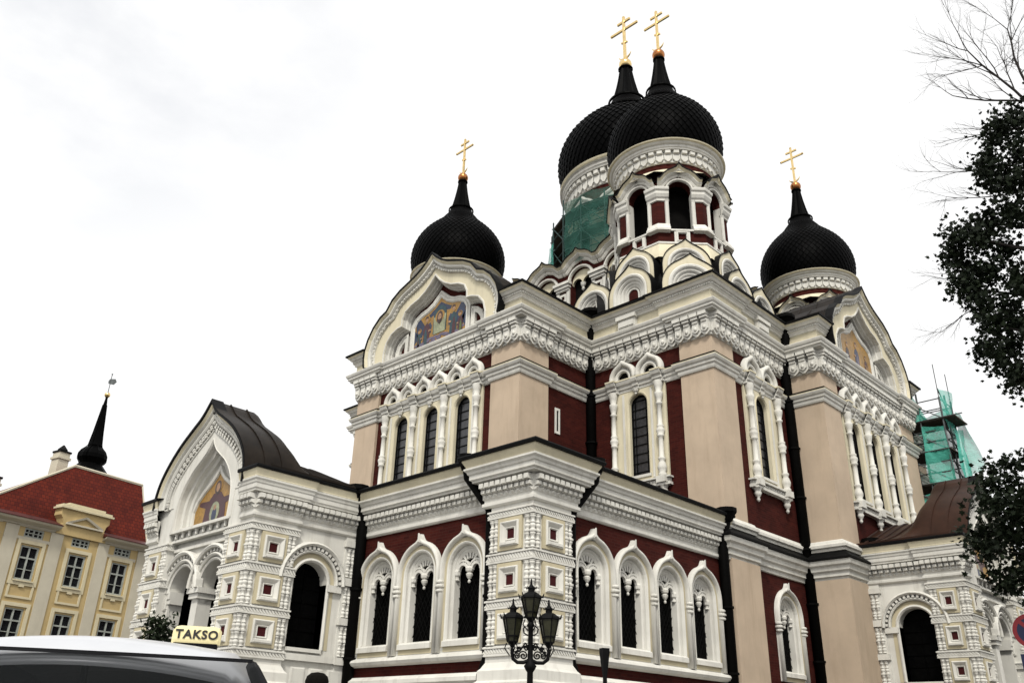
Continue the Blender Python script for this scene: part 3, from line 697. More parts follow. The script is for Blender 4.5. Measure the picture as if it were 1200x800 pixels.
pipe([(17.0,ds-.42,8.9),(17.0,ds-.3,8.0),(16.98,ds-.22,7.6),(16.98,ds-.22,GZ)], .16)
# plain rear half of the church, unseen from the street
mb = MB(); Rr = lambda x0,x1,y0,y1,z0,z1: mb.rings([[(x,y,z) for x,y in ((x0,y0),(x1,y0),(x1,y1),(x0,y1))] for z in (z0,z1)], True, True)
Rr(24.7,34.6,5.7,15.5,GZ,17.9); Rr(15.3,24.6,15.6,22.8,GZ,17.9); Rr(24.65,30.3,15.7,21.3,GZ,17.9); Rr(us+.05,24.6,2.,15.6,9.,18.3); Rr(c1+.45,15.3,dv+.45,vw-.05,GZ,17.85); Rr(c1+.45,15.3,15.7,20.8,GZ,17.85); Rr(24.7,29.9,.4,5.6,GZ,17.85)
Rr(6.0,15.2,6.1,15.1,9.,17.8); Rr(.5,9.4,.5,5.4,GZ,8.5); Rr(.5,5.6,5.4,7.4,GZ,8.5); Rr(15.6,24.3,-1.1,2.,9.,17.8)
mb.build('core_walls', M['brickdark'], CAT)
# ------------------------------------------------------------------ porches
PG = smoothpoly([(2.78,8.45),(2.76,9.05),(2.45,9.65),(1.75,10.35),(.95,10.85),(.42,11.15),(0,11.62)], 2)
PI = smoothpoly([(1.72,7.62),(1.74,8.35),(1.58,8.92),(1.10,9.50),(.55,9.85),(.22,10.10),(0,10.45)], 2)
PM = [(1.30,7.72),(1.33,8.28),(1.14,8.60),(.80,8.86),(.41,9.08),(.16,9.28),(0,9.48)]
def porch(fr, wr, near_side, runs, F=3.9, pd=1.48, ocen=1.72, ohw=.58, near_o=0., front_fr=None):
    """fr(s,o,z): s across the front from the axis, o outwards from the church"""
    def W(s, o): return fr(s, o, 0)[:2]
    def bb(sa, sb, oa, ob):
        a, b = W(sa, oa), W(sb, ob); return min(a[0],b[0]), max(a[0],b[0]), min(a[1],b[1]), max(a[1],b[1])
    front = lambda s, o, z: fr(s, F+o, z)
    side = lambda sg: (lambda s, o, z: fr(sg*(3.33+o), s, z))
    # walls with openings
    mb = MB()
    ctr = .95; ah = .76; asp = 5.72
    fw = lambda s, o, z: fr(s, F-.30+o, z)
    mb.plate(fw, [(-2.2,GZ),(2.2,GZ),(2.2,7.6),(-2.2,7.6)], -.45, 0, [arch(-ctr, ah, GZ+.3, asp), arch(ctr, ah, GZ+.3, asp)], back=True)
    for sg in (-1, 1):
        sd = (lambda sg: (lambda s, o, z: fr(sg*(3.25+o), s, z)))(sg)
        mb.plate(sd, [(near_o,GZ),(F-.2,GZ),(F-.2,8.6),(near_o,8.6)], -.40, 0, [arch(ocen, ohw, 4.0, 5.86)], back=True)
    P = mb.build('porch', M['white'], CAT)
    # arch rings of the front
    mb = MB()
    for c in (-ctr, ctr):
        for d0, dd, o in ((.0,.10,.06),(.13,.10,.12),(.36,.12,.20)):
            mb.sweep2(fw, archpath(c, ah+d0, asp-.02, asp, 16)[1:-1], [(0,-.02),(0,o),(dd*.5,o+.04),(dd,o),(dd,-.02)])
        for i in range(17):
            a = pi*(i+.5)/17; x, z = c+(ah+.295)*cos(a), asp+(ah+.295)*sin(a)
            if abs(x) > .06: mb.rings([[fw(x+.035*cos(a+q)*1.3, o, z+.045*sin(a+q)*1.3) for q in (pi/4,3*pi/4,5*pi/4,7*pi/4)] for o in (0,.14)], True, True)
    mb.box(fw, -2.0, 2.0, 0, .10, 7.0, 7.10)
    mb.box(fw, -1.95, 1.95, 0, .22, 7.28, 7.36); mb.box(fw, -1.85, 1.85, 0, .16, 7.36, 7.58); mb.box(fw, -1.9, 1.9, 0, .34, 7.56, 7.64)
    for i in range(8): x, y, _ = fw(-1.55+3.1*i/7, .22, 0); mb.lathe((x,y,7.36), [(.001,0),(.05,.03),(.06,.08),(.05,.13),(.09,.2)], 8)
    for sg in (-2.0+.28, 2.0-.28): mb.box(fw, sg-.12, sg+.12, -.4, .06, 5.55, 5.78); mb.box(fw, sg-.12, sg+.12, -.4, .03, 5.4, 5.55)
    mb.build('arch_moulding', M['white'], P)
    mb = MB(); x, y, _ = fw(0, -.2, 0); mb.smooth = True
    mb.lathe((x,y,GZ), [(.28,0),(.28,.5),(.2,.6),(.17,1.2),(.22,1.3),(.15,1.4),(.14,3.4),(.19,3.46),(.19,3.54),(.13,3.6),(.12,4.5),(.17,4.56),(.17,4.62),(.12,4.68),(.14,4.8),(.24,4.98),(.26,5.04)], 16); mb.smooth = False
    mb.box(fw, -.28, .28, -.48, .08, 5.42, 5.62); mb.box(fw, -.34, .34, -.54, .14, 5.58, 5.74)
    mb.build('column', M['white'], P)
    # side arches : yellow band, toothed ring, outer ring
    for sg in (-1, 1):
        mb = MB()
        sd = (lambda sg: (lambda s, o, z: fr(sg*(3.25+o), s, z)))(sg)
        ap = lambda r, n=18: archpath(ocen, r, 4.0, 5.86, n)
        mb.cur = 0; mb.sweep2(sd, ap(ohw+.05), [(-.05,-.35),(-.05,.02),(0,.07),(.06,.04),(.07,0)])
        mb.cur = 1; mb.sweep2(sd, ap(ohw+.19), [(-.07,0),(-.07,.012),(.07,.012),(.07,0)])
        mb.cur = 0
        mb.sweep2(sd, archpath(ocen, ohw+.32, 5.86, 5.86, 18)[1:-1], [(-.05,0),(-.05,.10),(.0,.13),(.03,.10),(.03,0)])
        for i in range(20):
            a = pi*(i+.5)/20; r = ohw+.40; x, z = ocen+r*cos(a), 5.86+r*sin(a)
            mb.rings([[sd(x+.06*cos(a+q), o, z+.06*sin(a+q)) for q in (pi/4,3*pi/4,5*pi/4,7*pi/4)] for o in (0,.14)], True, True)
        mb.sweep2(sd, archpath(ocen, ohw+.52, 5.86, 5.86, 18)[1:-1], [(-.06,0),(-.06,.14),(0,.20),(.06,.15),(.08,0)])
        mb.box(sd, ocen-ohw-.5, ocen-ohw-.02, 0, .10, 5.66, 5.86)
        mb.box(sd, near_o, F-1.2, 0, .10, 3.66, 3.84); mb.box(sd, ocen-ohw, ocen+ohw, -.4, .12, 3.9, 4.0)
        for k in range(3): 
            q = near_o+.55+.62*k
            if q+.25 < F-pd: mb.frustum(sd, (q-.24,q+.24,2.9,3.5,.0), (q-.2,q+.2,2.95,3.45,.06))
        mb.build('side_arch', [M['white'], M['yellowband']], P)
    for sg in (-1, 1):
        g = MB()
        sd = (lambda sg: (lambda s, o, z: fr(sg*(3.25+o), s, z)))(sg)
        g.poly(sd, arch(ocen, ohw+.02, 4.0, 5.86), -.34)
        for i in range(6): g.box(sd, ocen-ohw, ocen+ohw, -.335, -.31, 4.1+.4*i, 4.125+.4*i)
        g.box(sd, ocen-.012, ocen+.012, -.335, -.31, 4.0, 6.4)
        g.build('window_glass', M['glass'], P)
    I = MB()      # porch lining and doors, near black in colour to carry inside shade
    I.rings([[fr(s,o,z) for s,o in ((-2.8,F-.85),(-2.8,near_o+.1),(2.8,near_o+.1),(2.8,F-.85))] for z in (GZ,6.9)])
    I.rings([[fr(-2.8,F-.85,6.9),fr(2.8,F-.85,6.9)],[fr(-2.8,near_o+.1,6.9),fr(2.8,near_o+.1,6.9)]]); I.rings([[fr(-2.8,F-.85,GZ+.3),fr(2.8,F-.85,GZ+.3)],[fr(-2.8,near_o+.1,GZ+.3),fr(2.8,near_o+.1,GZ+.3)]])
    for sg in (-1,1): I.box(lambda s,o,z: fr(s, near_o+.1+o, z), min(sg*.05,sg*1.0), max(sg*.05,sg*1.0), 0, .06, GZ+.3, 4.2)
    I.build('shade_lining', M['inner_shade'], P)
    jn_ = lambda t, o, z: fr(1.86-o, t, z)
    for a_, b_ in TIERS[:2]:
        n = MB(); zc = (a_+b_)/2; tc_ = F-.42; sq = lambda q: [(tc_-q,zc-q),(tc_+q,zc-q),(tc_+q,zc+q),(tc_-q,zc+q)]
        n.plate(jn_, sq(.22), 0, .04, [sq(.12)]); n.rings([[jn_(x,o,z) for x, z in sq(q)] for q, o in ((.19,.04),(.17,.07),(.12,.07),(.09,.01))], True); n.build('niche_panel', M['white'], P)
    # piers
    for sg in (-1, 1):
        x0, x1, y0, y1 = bb(sg*3.33, sg*1.86, F-(pd if sg < 0 else .62), F)
        wf = FL(x0) if wr == 'W' else FR(y0); fs = ((wf, y0, y1) if wr == 'W' else (wf, x0, x1))
        faces = [fs]
        if sg == -1: faces.append((FR(y0), x0, x1) if wr == 'W' else (FL(x0), y0, y1))
        pp = pier(x0, x1, y0, y1, faces, P)
        q = .02; dd = .17
        A = [fr(sg*(3.33-q), F-q, 0)[:2], fr(sg*(3.33+.0-dd), F+.02-q, 0)[:2], fr(sg*(3.33+.02-q), F-dd, 0)[:2]]
        B = [fr(sg*(1.86+.08), F, 0)[:2], fr(sg*(1.86+.23), F, 0)[:2]]; D = [fr(sg*3.33, F-pd+.08, 0)[:2], fr(sg*3.33, F-pd+.23, 0)[:2]]
        for cpts in (A, B, D): clusters(cpts, P)
        E = [fr(sg*3.29, near_o+.30, 0)[:2], fr(sg*3.29, near_o+.46, 0)[:2]]
        clusters(E, P)
    for sg in (-1, 1):
        mb = MB()
        sd = (lambda sg: (lambda s, o, z: fr(sg*(3.25+o), s, z)))(sg)
        mb.box(sd, near_o+.16, near_o+.60, 0, .05, GZ, 7.4)
        for a, b in BANDS: mb.box(sd, near_o+.12, near_o+.64, 0, .14, a, b)
        mb.build('side_strip', M['white'], P)
    # cornices
    a = 3.33; n0 = near_o+.02
    near = [W(-a+.08,n0), W(-a+.08,F-pd), W(-a,F-pd), W(-a,F), W(-2.62,F)]; far = [W(2.62,F), W(a,F), W(a,F-pd), W(a-.08,F-pd), W(a-.08,n0)]
    for q in (near, far):
        A_, B_ = Vector(q[-2]) if q is near else Vector(q[0]), Vector(q[-1]) if q is near else Vector(q[1])
        n = Vector((-(B_-A_).y, (B_-A_).x)); o_ = Vector(W(0,1))-Vector(W(0,0))
        gallery_cornice(q if n.dot(o_) > 0 else list(reversed(q)), P, 0, .55)
    # gable front
    gf = lambda s, o, z: fr(s, F-.08+o, z)
    G = MB()
    outl = [(-x, z) for x, z in PG] + [(x, z) for x, z in reversed(PG[:-1])]; inl = [(-x, z) for x, z in PI] + [(x, z) for x, z in reversed(PI[:-1])]
    G.plate(gf, [(-1.95,7.6),(-1.95,8.45)]+outl+[(1.95,8.45),(1.95,7.6)], -.5, .10, [inl+[(1.72,7.62)][:0]] if False else [[(x, max(z,7.66)) for x, z in inl]])
    G.sweep2(gf, outl, [(-.62,.09),(-.60,.14),(-.56,.14),(-.54,.10),(-.34,.10),(-.32,.20),(-.26,.24),(-.22,.24),(-.20,.20),(-.14,.20),(-.10,.28),(-.06,.30)])
    for p, q in zip(outl, outl[1:]):
        L = hypot(q[0]-p[0], q[1]-p[1]); n = max(1, round(L/.17))
        for i in range(n):
            t = (i+.5)/n; nx, nz_ = -(q[1]-p[1])/L, (q[0]-p[0])/L; tx, tz = (q[0]-p[0])/L, (q[1]-p[1])/L
            for off_, hh in ((.39,.035),(.49,.035)):
                x = p[0]+(q[0]-p[0])*t-nx*off_; z = p[1]+(q[1]-p[1])*t-nz_*off_
                if z > 8.3: G.rings([[gf(x+tx*a_*.055+nx*b_*hh, o, z+tz*a_*.055+nz_*b_*hh) for a_, b_ in ((-1,-1),(1,-1),(1,1),(-1,1))] for o in (.09,.19)], True, True)
    G.cur = 1; G.sweep2(gf, outl, [(-.08,.29),(-.02,.36),(.02,.36)])
    G.cur = 2; G.sweep2(gf, outl, [(.015,.0),(.015,.42),(.10,.42),(.10,.0)])
    G.cur = 0
    G.sweep2(gf, inl, [(.03,.09),(.0,.12),(-.04,.06),(-.05,-.10),(-.12,-.14),(-.14,-.14),(-.15,-.26),(-.22,-.30),(-.25,-.30),(-.27,-.40),(-.30,-.42)])
    G.poly(gf, [(x, max(z,7.66)) for x, z in inl], -.42)
    G.build('gable', [M['white'], M['cream'], M['black']], P)
    K = MB(); K.cur = 0; K.poly(gf, [(-x, z) for x, z in PM]+[(x, z) for x, z in reversed(PM[:-1])], -.36)
    gf_ = gf; gf = lambda s, o, z: gf_(s*1.14, o, 7.73+(z-7.73)*1.15)
    K.cur = 1; K.plate(gf, [(-.62,7.74),(-.55,8.25),(-.95,8.36),(-.92,8.46),(-.40,8.44),(-.2,8.62),(.2,8.62),(.40,8.44),(.92,8.46),(.95,8.36),(.55,8.25),(.62,7.74)], -.38, -.352)
    K.cur = 0; K.plate(gf, ell(0, 8.80, .22, .22), -.38, -.351); K.cur = 8; K.plate(gf, ell(0, 8.77, .17, .20), -.38, -.348); K.cur = 4; K.plate(gf, ell(0, 8.77, .10, .13), -.38, -.345)
    K.cur = 6; K.plate(gf, ell(0, 8.06, .26, .31), -.38, -.345); K.cur = 2; K.plate(gf, ell(0, 8.0, .13, .2), -.38, -.342); K.cur = 4; K.plate(gf, ell(0, 8.2, .07, .08), -.38, -.340)
    gf = gf_
    K.build('mosaic', MM, P)
    mb = MB(); mp_ = [(-x, z) for x, z in PM]+[(x, z) for x, z in reversed(PM[:-1])]
    mb.sweep2(gf, mp_, [(-.02,-.36),(.0,-.30),(.06,-.27),(.12,-.30),(.12,-.42)]); mb.build('mosaic_frame', M['white'], P)
    # roof : keel barrel over the gable, sinking into a lower pitched roof
    R = MB()
    low = [(3.62,8.88),(3.3,9.0),(2.8,9.16),(2.3,9.35),(1.7,9.6),(1.1,9.85),(.6,10.05),(.3,10.16),(0,10.22)]
    def resample(h, n):
        d = [0]
        for p, q in zip(h, h[1:]): d.append(d[-1]+hypot(q[0]-p[0], q[1]-p[1]))
        r = []
        for i in range(n):
            t = d[-1]*i/(n-1); j = max(k for k in range(len(d)) if d[k] <= t+1e-9); j = min(j, len(h)-2)
            f_ = (t-d[j])/(d[j+1]-d[j]); r.append((h[j][0]+(h[j+1][0]-h[j][0])*f_, h[j][1]+(h[j+1][1]-h[j][1])*f_))
        return r
    N = 18; hi = resample([(x*1.02+.05, z+.08) for x, z in PG][:-1]+[(0,11.72)], N); lo = resample(low, N)
    sec = []
    for o, t in ((F+.33,0),(F-.4,0),(F-1.25,0),(F-1.42,.05),(F-1.62,.25),(F-1.82,.65),(F-2.02,.92),(F-2.2,1),(near_o-.2,1)):
        h = [(a_[0]*(1-t)+b_[0]*t, a_[1]*(1-t)+b_[1]*t) for a_, b_ in zip(hi, lo)]
        sec.append([fr(-x, o, z) for x, z in h]+[fr(x, o, z) for x, z in reversed(h[:-1])])
    R.smooth = True; R.rings(sec); R.smooth = False
    for o in (F-.35, F-.95):
        h = hi; a_ = [(-x, z) for x, z in h]+[(x, z) for x, z in reversed(h[:-1])]
        R.rings([[fr(x, o-dd, z+dz) for x, z in a_] for dd, dz in ((0,0),(.0,.05),(.03,.05),(.03,0))])
    k = F-2.35
    while k > near_o:
        for sg in (-1, 1): R.tube([fr(sg*x, k, z+.03) for x, z in low], .035, 5)
        k -= .40
    for sg in (-1, 1): R.box(lambda s,o,z: fr(sg*(3.62+o), s, z), near_o, F-.1, -.3, .02, 8.85, 8.92)
    R.build('roof', M['copper'] if wr == 'S' else M['roof'], P)
    return P
PW = porch(lambda s,o,z: (-o, CV+s, z), 'W', -1, None)
PS = porch(lambda s,o,z: (19.98+s, ds+.30-o, z), 'S', -1, None, F=3.9, pd=1.25, ocen=2.02, ohw=.62, near_o=.30)
# floor steps inside porch are hidden; spotlight on the west porch roof follows below

# ------------------------------------------------------------------ towers and domes
DP = [(2.50,0),(2.64,.25),(2.77,.65),(2.84,1.1),(2.83,1.55),(2.72,2.05),(2.50,2.55),(2.18,3.02),(1.82,3.40),(1.47,3.72),(1.18,4.02),(.96,4.34),(.81,4.64),(.72,4.86)]
def resamp(h, n):
    d = [0]
    for p, q in zip(h, h[1:]): d.append(d[-1]+hypot(q[0]-p[0], q[1]-p[1]))
    r = []
    for i in range(n):
        t = d[-1]*i/(n-1); j = 0
        while j < len(d)-2 and d[j+1] < t: j += 1
        f_ = (t-d[j])/(d[j+1]-d[j]); r.append((h[j][0]+(h[j+1][0]-h[j][0])*f_, h[j][1]+(h[j+1][1]-h[j][1])*f_))
    return r
def dome(cx, cy, z, k, kz, parent, old, n=50, rows=29, cs=1., ball=1.):
    mb = MB(); prof = resamp([(r*k, q*kz) for r, q in DP], rows)
    # overlapping diamond scales: every scale a small raised pyramid, staggered row by row
    def P(i, j, rr): 
        a = 2*pi*j/n; r, q = prof[i]; return (cx+(r+rr)*cos(a), cy+(r+rr)*sin(a), z+q)
    for i in range(0, rows-2):
        if prof[i][1] > 4.25*kz: continue
        for j in range(n):
            jj = j+(.5 if i % 2 else 0)
            b = .045*k
            ids = [mb.vert(P(i, jj, b)), mb.vert(P(i+1, jj+.5, .0)), mb.vert(P(i+2, jj, -.01)), mb.vert(P(i+1, jj-.5, .0))]
            mb.face((ids[0], ids[1], ids[2])); mb.face((ids[0], ids[2], ids[3]))
            c = mb.vert(P(i, jj, -.02)); mb.face((ids[0], ids[1], c)); mb.face((ids[0], c, ids[3]))
    mb.smooth = True; mb.lathe((cx,cy,z), [(r-.035*k, q) for r, q in prof], 48); mb.smooth = False
    zt = prof[-1][1]; r0 = prof[-1][0]
    mb.lathe((cx,cy,z+zt), [(r0*1.02,-.05),(r0*1.10,.0),(r0*1.10,.07*k),(r0*.98,.10*k)], 24)
    nk = 12; zc = (7.0*kz-zt) if kz < 1.2 else (6.95*kz-zt)
    for i, (r, q) in enumerate([(r0*.98,.08),(r0*.74,.28),(r0*.56,.52),(r0*.43,.78),(r0*.36,.97)][:0]): pass
    rs = []
    for r, q in [(.93,.02),(.77,.22),(.64,.42),(.52,.64),(.43,.84),(.37,1.0)]:
        rs.append([(cx+r0*r*(1.0 if m % 2 == 0 else .86)*cos(2*pi*m/(2*nk)), cy+r0*r*(1.0 if m % 2 == 0 else .86)*sin(2*pi*m/(2*nk)), z+zt+q*zc) for m in range(2*nk)])
    mb.rings(rs, True, True)
    zb = z+zt+zc
    mb.lathe((cx,cy,zb), [(r0*.36,-.02),(r0*.44,.0),(r0*.44,.06),(r0*.25,.09),(r0*.22,.16)], 16)
    D = mb.build('dome', M['dome'], parent)
    br = .32*cs*ball; bc = zb+br*.95+.05
    mb = MB(); mb.smooth = True; mb.ball((cx,cy,bc), br, 20); mb.build('ball', M['oldgold' if old else 'gold'], D if D.parent is CAT else parent)
    c = MB(); H = 2.62*cs; zz = bc+br*.9; fx = lambda s, o, q: (cx+o, cy+s, zz+q)
    t = .055*cs; c.box(fx, -t, t, -t, t, 0, H)
    c.box(fx, -.72*cs, .72*cs, -t*.8, t*.8, H*.70, H*.70+2*t); c.box(fx, -.36*cs, .36*cs, -t*.8, t*.8, H*.885, H*.885+2*t)
    for s_ in (-.72,.72): c.ball(fx(s_*cs,0,H*.70+t), .075*cs, 8)
    c.ball(fx(0,0,H+.03), .08*cs, 8); c.ball(fx(0,0,.02), .14*cs, 10)
    c.rings([[fx(-.17*cs,-t*.7,H*.40-.05),fx(.17*cs,-t*.7,H*.40+.05),fx(.17*cs,t*.7,H*.40+.05),fx(-.17*cs,t*.7,H*.40-.05)],[fx(-.17*cs,-t*.7,H*.40+.05),fx(.17*cs,-t*.7,H*.40+.15),fx(.17*cs,t*.7,H*.40+.15),fx(-.17*cs,t*.7,H*.40+.05)]], True, True)
    c.tube([fx(.36*cs*sin(a), 0, .44*cs-.34*cs*cos(a)) for a in [radians(-75+150*i/12) for i in range(13)]], [.012+.05*cs*sin(pi*i/12) for i in range(13)], 6)
    c.build('cross', M['gold'], parent)
def kokoshnik(fr, c, r, z0, zs, tip, mb):
    mb.cur = 1; mb.plate(fr, keel(c, r, z0, zs, tip), -.55, 0, [arch(c, r*.76, z0+.05, zs)])
    mb.cur = 0
    for q, o in ((.76,.03),(.64,-.06),(.52,-.15),(.42,-.22)):
        mb.sweep2(fr, archpath(c, r*q, z0+.05, zs, 14), [(-.12*r,o-.10),(-.11*r,o-.03),(-.06*r,o+.02),(0,o+.03),(.04*r,o)])
    mb.cur = 3; mb.plate(fr, arch(c, r*.40, z0, zs), -.5, -.26)
    mb.cur = 0; mb.sweep2(fr, archpath(c, r*.26, z0+.05, zs, 10), [(-.04,-.27),(-.03,-.22),(.03,-.22),(.04,-.27)])
    mb.cur = 2; kp = keel(c, r, z0, zs, tip); mb.sweep2(fr, kp, [(0,-.6),(0,.04),(.03,.045),(.03,-.6)])
def octo(cx, cy, ap, rot=0.): 
    R_ = ap/cos(pi/8); return [(cx+R_*cos(rot-pi/8-k*pi/4), cy+R_*sin(rot-pi/8-k*pi/4)) for k in range(8)]   # clockwise
WAVE = [(1.0,23.90),(.88,23.91),(.80,24.0),(.68,24.17),(.50,24.32),(.28,24.42),(.12,24.52),(0,24.70)]
def tower(cx, cy, sx, sy, kd, old=True):
    XF[0] = (lambda p: (cx+sx*p[0], cy+sy*p[1], p[2]))
    K = MB()
    K.cur = 1; K.rings([[(x,y,z) for x,y in octo(0,0,2.22)] for z in (17.85,21.0)], True)
    K.cur = 2; K.rings([[(x,y,z) for x,y in octo(0,0,a)] for a, z in ((2.75,17.9),(2.70,19.0),(2.3,19.6))], True); K.rings([[(x,y,17.98) for x,y in ((-3.4,-3.4),(2.9,-3.4),(2.9,2.9),(-3.4,2.9))],[(x,y,18.2) for x,y in ((-2.2,-2.2),(2.2,-2.2),(2.2,2.2),(-2.2,2.2))]], True)
    for fr, cc in ((FC(0,0,pi,3.22),0),(FC(0,0,pi,3.12),-2.05),(FC(0,0,-pi/2,3.22),0),(FC(0,0,-pi/2,3.12),2.05),(FC(0,0,0,3.0),0),(FC(0,0,pi/2,3.0),0)):
        kokoshnik(fr, cc, 1.06, 17.9, 18.46, .22, K)
    for a in (-3*pi/4,-pi/4,3*pi/4): kokoshnik(FC(0,0,a,3.45), 0, 1.18, 17.9, 18.28, .22, K)
    for i in range(8): kokoshnik(FC(0,0,i*pi/4,2.86), 0, 1.0, 18.7, 19.52, .22, K)
    T = K.build('tower', [M['white'], M['cream'], M['black'], M['brick']], CAT)
    B = MB(); ap = 2.36
    oc = lambda a: octo(0,0,a)
    B.cur = 1; B.rings([[(x,y,z) for x,y in oc(a)] for a, z in ((2.66,20.0),(2.42,20.80))], True); B.cur = 0
    B.cornice(oc(ap), [(.0,20.78),(.1,20.78),(.1,20.86),(0,20.88)], closed=True)
    B.cur = 3; B.rings([[(x,y,z) for x,y in oc(ap)] for z in (20.8,21.46)], True)
    B.cur = 0
    hw, zs = .50, 23.46
    for i in range(8):
        fr = FC(0,0,i*pi/4,ap); fw = ap*tan(pi/8)
        wv = [(x*fw, z) for x, z in WAVE]; top = [(-x, z) for x, z in wv]+[(x, z) for x, z in reversed(wv[:-1])]
        B.cur = 3; B.plate(fr, [(-fw,21.4)]+top+[(fw,21.4)], -.35, 0, [arch(0, hw, 21.5, zs)])
        B.cur = 0
        B.sweep2(fr, archpath(0, hw+.02, zs-.02, zs, 14)[1:-1], [(0,-.35),(0,.05),(.03,.12),(.09,.13),(.12,.06),(.12,0)])
        B.sweep2(fr, top, [(-.30,0),(-.30,.06),(-.24,.10),(-.20,.10),(-.18,.16),(-.12,.24),(-.08,.24)])
        B.cur = 1; B.sweep2(fr, top, [(-.09,.24),(-.02,.32),(.0,.34)])
        B.cur = 2; B.sweep2(fr, top, [(0,-.1),(0,.38),(.05,.38),(.05,-.1)])
        B.cur = 0
        for sg in (-1, 1):
            x, y, _ = fr(sg*(hw+.07), .0, 0); B.lathe((x,y,21.7), [(.11,0),(.09,.05),(.09,1.2),(.12,1.3)], 8)
            B.box(fr, sg*(hw+.04)-.05, sg*(hw+.04)+.05, -.34, .02, 21.5, 23.4)
        sq = lambda q: [(-q,21.14-q),(q,21.14-q),(q,21.14+q),(-q,21.14+q)]
        B.plate(fr, sq(.33), 0, .07, [sq(.17)]); B.rings([[fr(x,o,z) for x, z in sq(q)] for q, o in ((.26,.07),(.23,.11),(.19,.11),(.17,.03))], True)
        B.box(fr, -hw-.05, hw+.05, -.4, .10, 21.42, 21.50)
    pts = oc(ap)
    for i in range(8):
        a, v, b = Vector(pts[i-1]), Vector(pts[i]), Vector(pts[(i+1) % 8]); L = (v-a).length; e_ = L/2-hw+.01
        path = [tuple(v+(a-v)*(e_/L)), tuple(v), tuple(v+(b-v)*(e_/L))]
        B.cornice(path, [(0,21.36),(.20,21.40),(.20,21.50),(.14,21.58),(.10,21.70),(.05,21.78),(0,21.80)])
        B.cornice(path, [(0,22.92),(.06,22.94),(.06,23.04),(.12,23.10),(.18,23.24),(.18,23.38),(.24,23.42),(.26,23.50),(.26,23.54),(0,23.60)])
    B.build('belfry', [M['white'], M['cream'], M['black'], M['brick']], T)
    I = MB(); I.lathe((0,0,21.3), [(1.55,0),(1.55,3.2)], 16); I.rings([[(x,y,z) for x,y in oc(a)] for a, z in ((.1,21.47),(2.1,21.47))], True); I.rings([[(x,y,z) for x,y in oc(a)] for a, z in ((.1,24.0),(2.1,24.0))], True)
    I.build('dark_core', M['inner_shade'], T)  # core added behind the arches, near black to stand for inside shade
    drum(0, 0, 24.2, 2.20, 26.1, 2.74, T, 40, 1.)
    XF[0] = None
    dome(cx, cy, 26.08, kd, 1.0, T, old)
    return T
def drum(cx, cy, z0, r, z1, rt, parent, nu, k, waveskirt=True):
    D = MB()
    if waveskirt:
        D.cur = 1; o8 = octo(0,0,2.60); ring = []
        for j in range(48):
            a = -2*pi*j/48; t = a; rr = 2.62/cos(((t+pi/8) % (pi/4))-pi/8); ring.append((rr*cos(a), rr*sin(a)))
        D.rings([[(x,y,24.30) for x,y in ring],[(2.30*cos(-2*pi*j/48), 2.30*sin(-2*pi*j/48), 24.72) for j in range(48)],[(r*cos(-2*pi*j/48), r*sin(-2*pi*j/48), 24.74) for j in range(48)]], True)
    D.cur = 2; D.lathe((cx,cy,0), [(r,z0),(r,z1-1.0*k)], 48)
    D.cur = 0
    D.lathe((cx,cy,0), [(r,z1-1.02*k),(r+.06*k,z1-1.0*k),(r+.06*k,z1-.42*k),(r+.24*k,z1-.40*k),(r+.26*k,z1-.34*k),(r+.30*k,z1-.30*k),(r+.30*k,z1-.20*k),(r+.38*k,z1-.16*k),(rt-.10*k,z1-.08*k)], 64)
    for i in range(nu):
        fr = FC(cx, cy, 2*pi*i/nu, r+.05*k); p = 2*pi*(r+.1)/nu; h = p*.44
        D.plate(fr, [(-h,z1-.64*k),(-h,z1-.84*k),(-h*.3,z1-.98*k),(h*.3,z1-.98*k),(h,z1-.84*k),(h,z1-.64*k)], 0, .08*k)
        D.frustum(fr, (-h,h,z1-.64*k,z1-.44*k,0), (-h*.7,h*.7,z1-.58*k,z1-.44*k,.17*k))
    D.cur = 1; D.lathe((cx,cy,0), [(rt-.10*k,z1-.08*k),(rt-.02*k,z1-.05*k),(rt,z1),(rt-.25*k,z1+.06*k)], 64)
    return D.build('drum', [M['white'], M['cream'], M['brick']], parent)
tower(12.2, 3.05, 1, 1, .95); tower(12.75, 18.05, 1, -1, .97); tower(27.15, 3.25, -1, 1, .935)
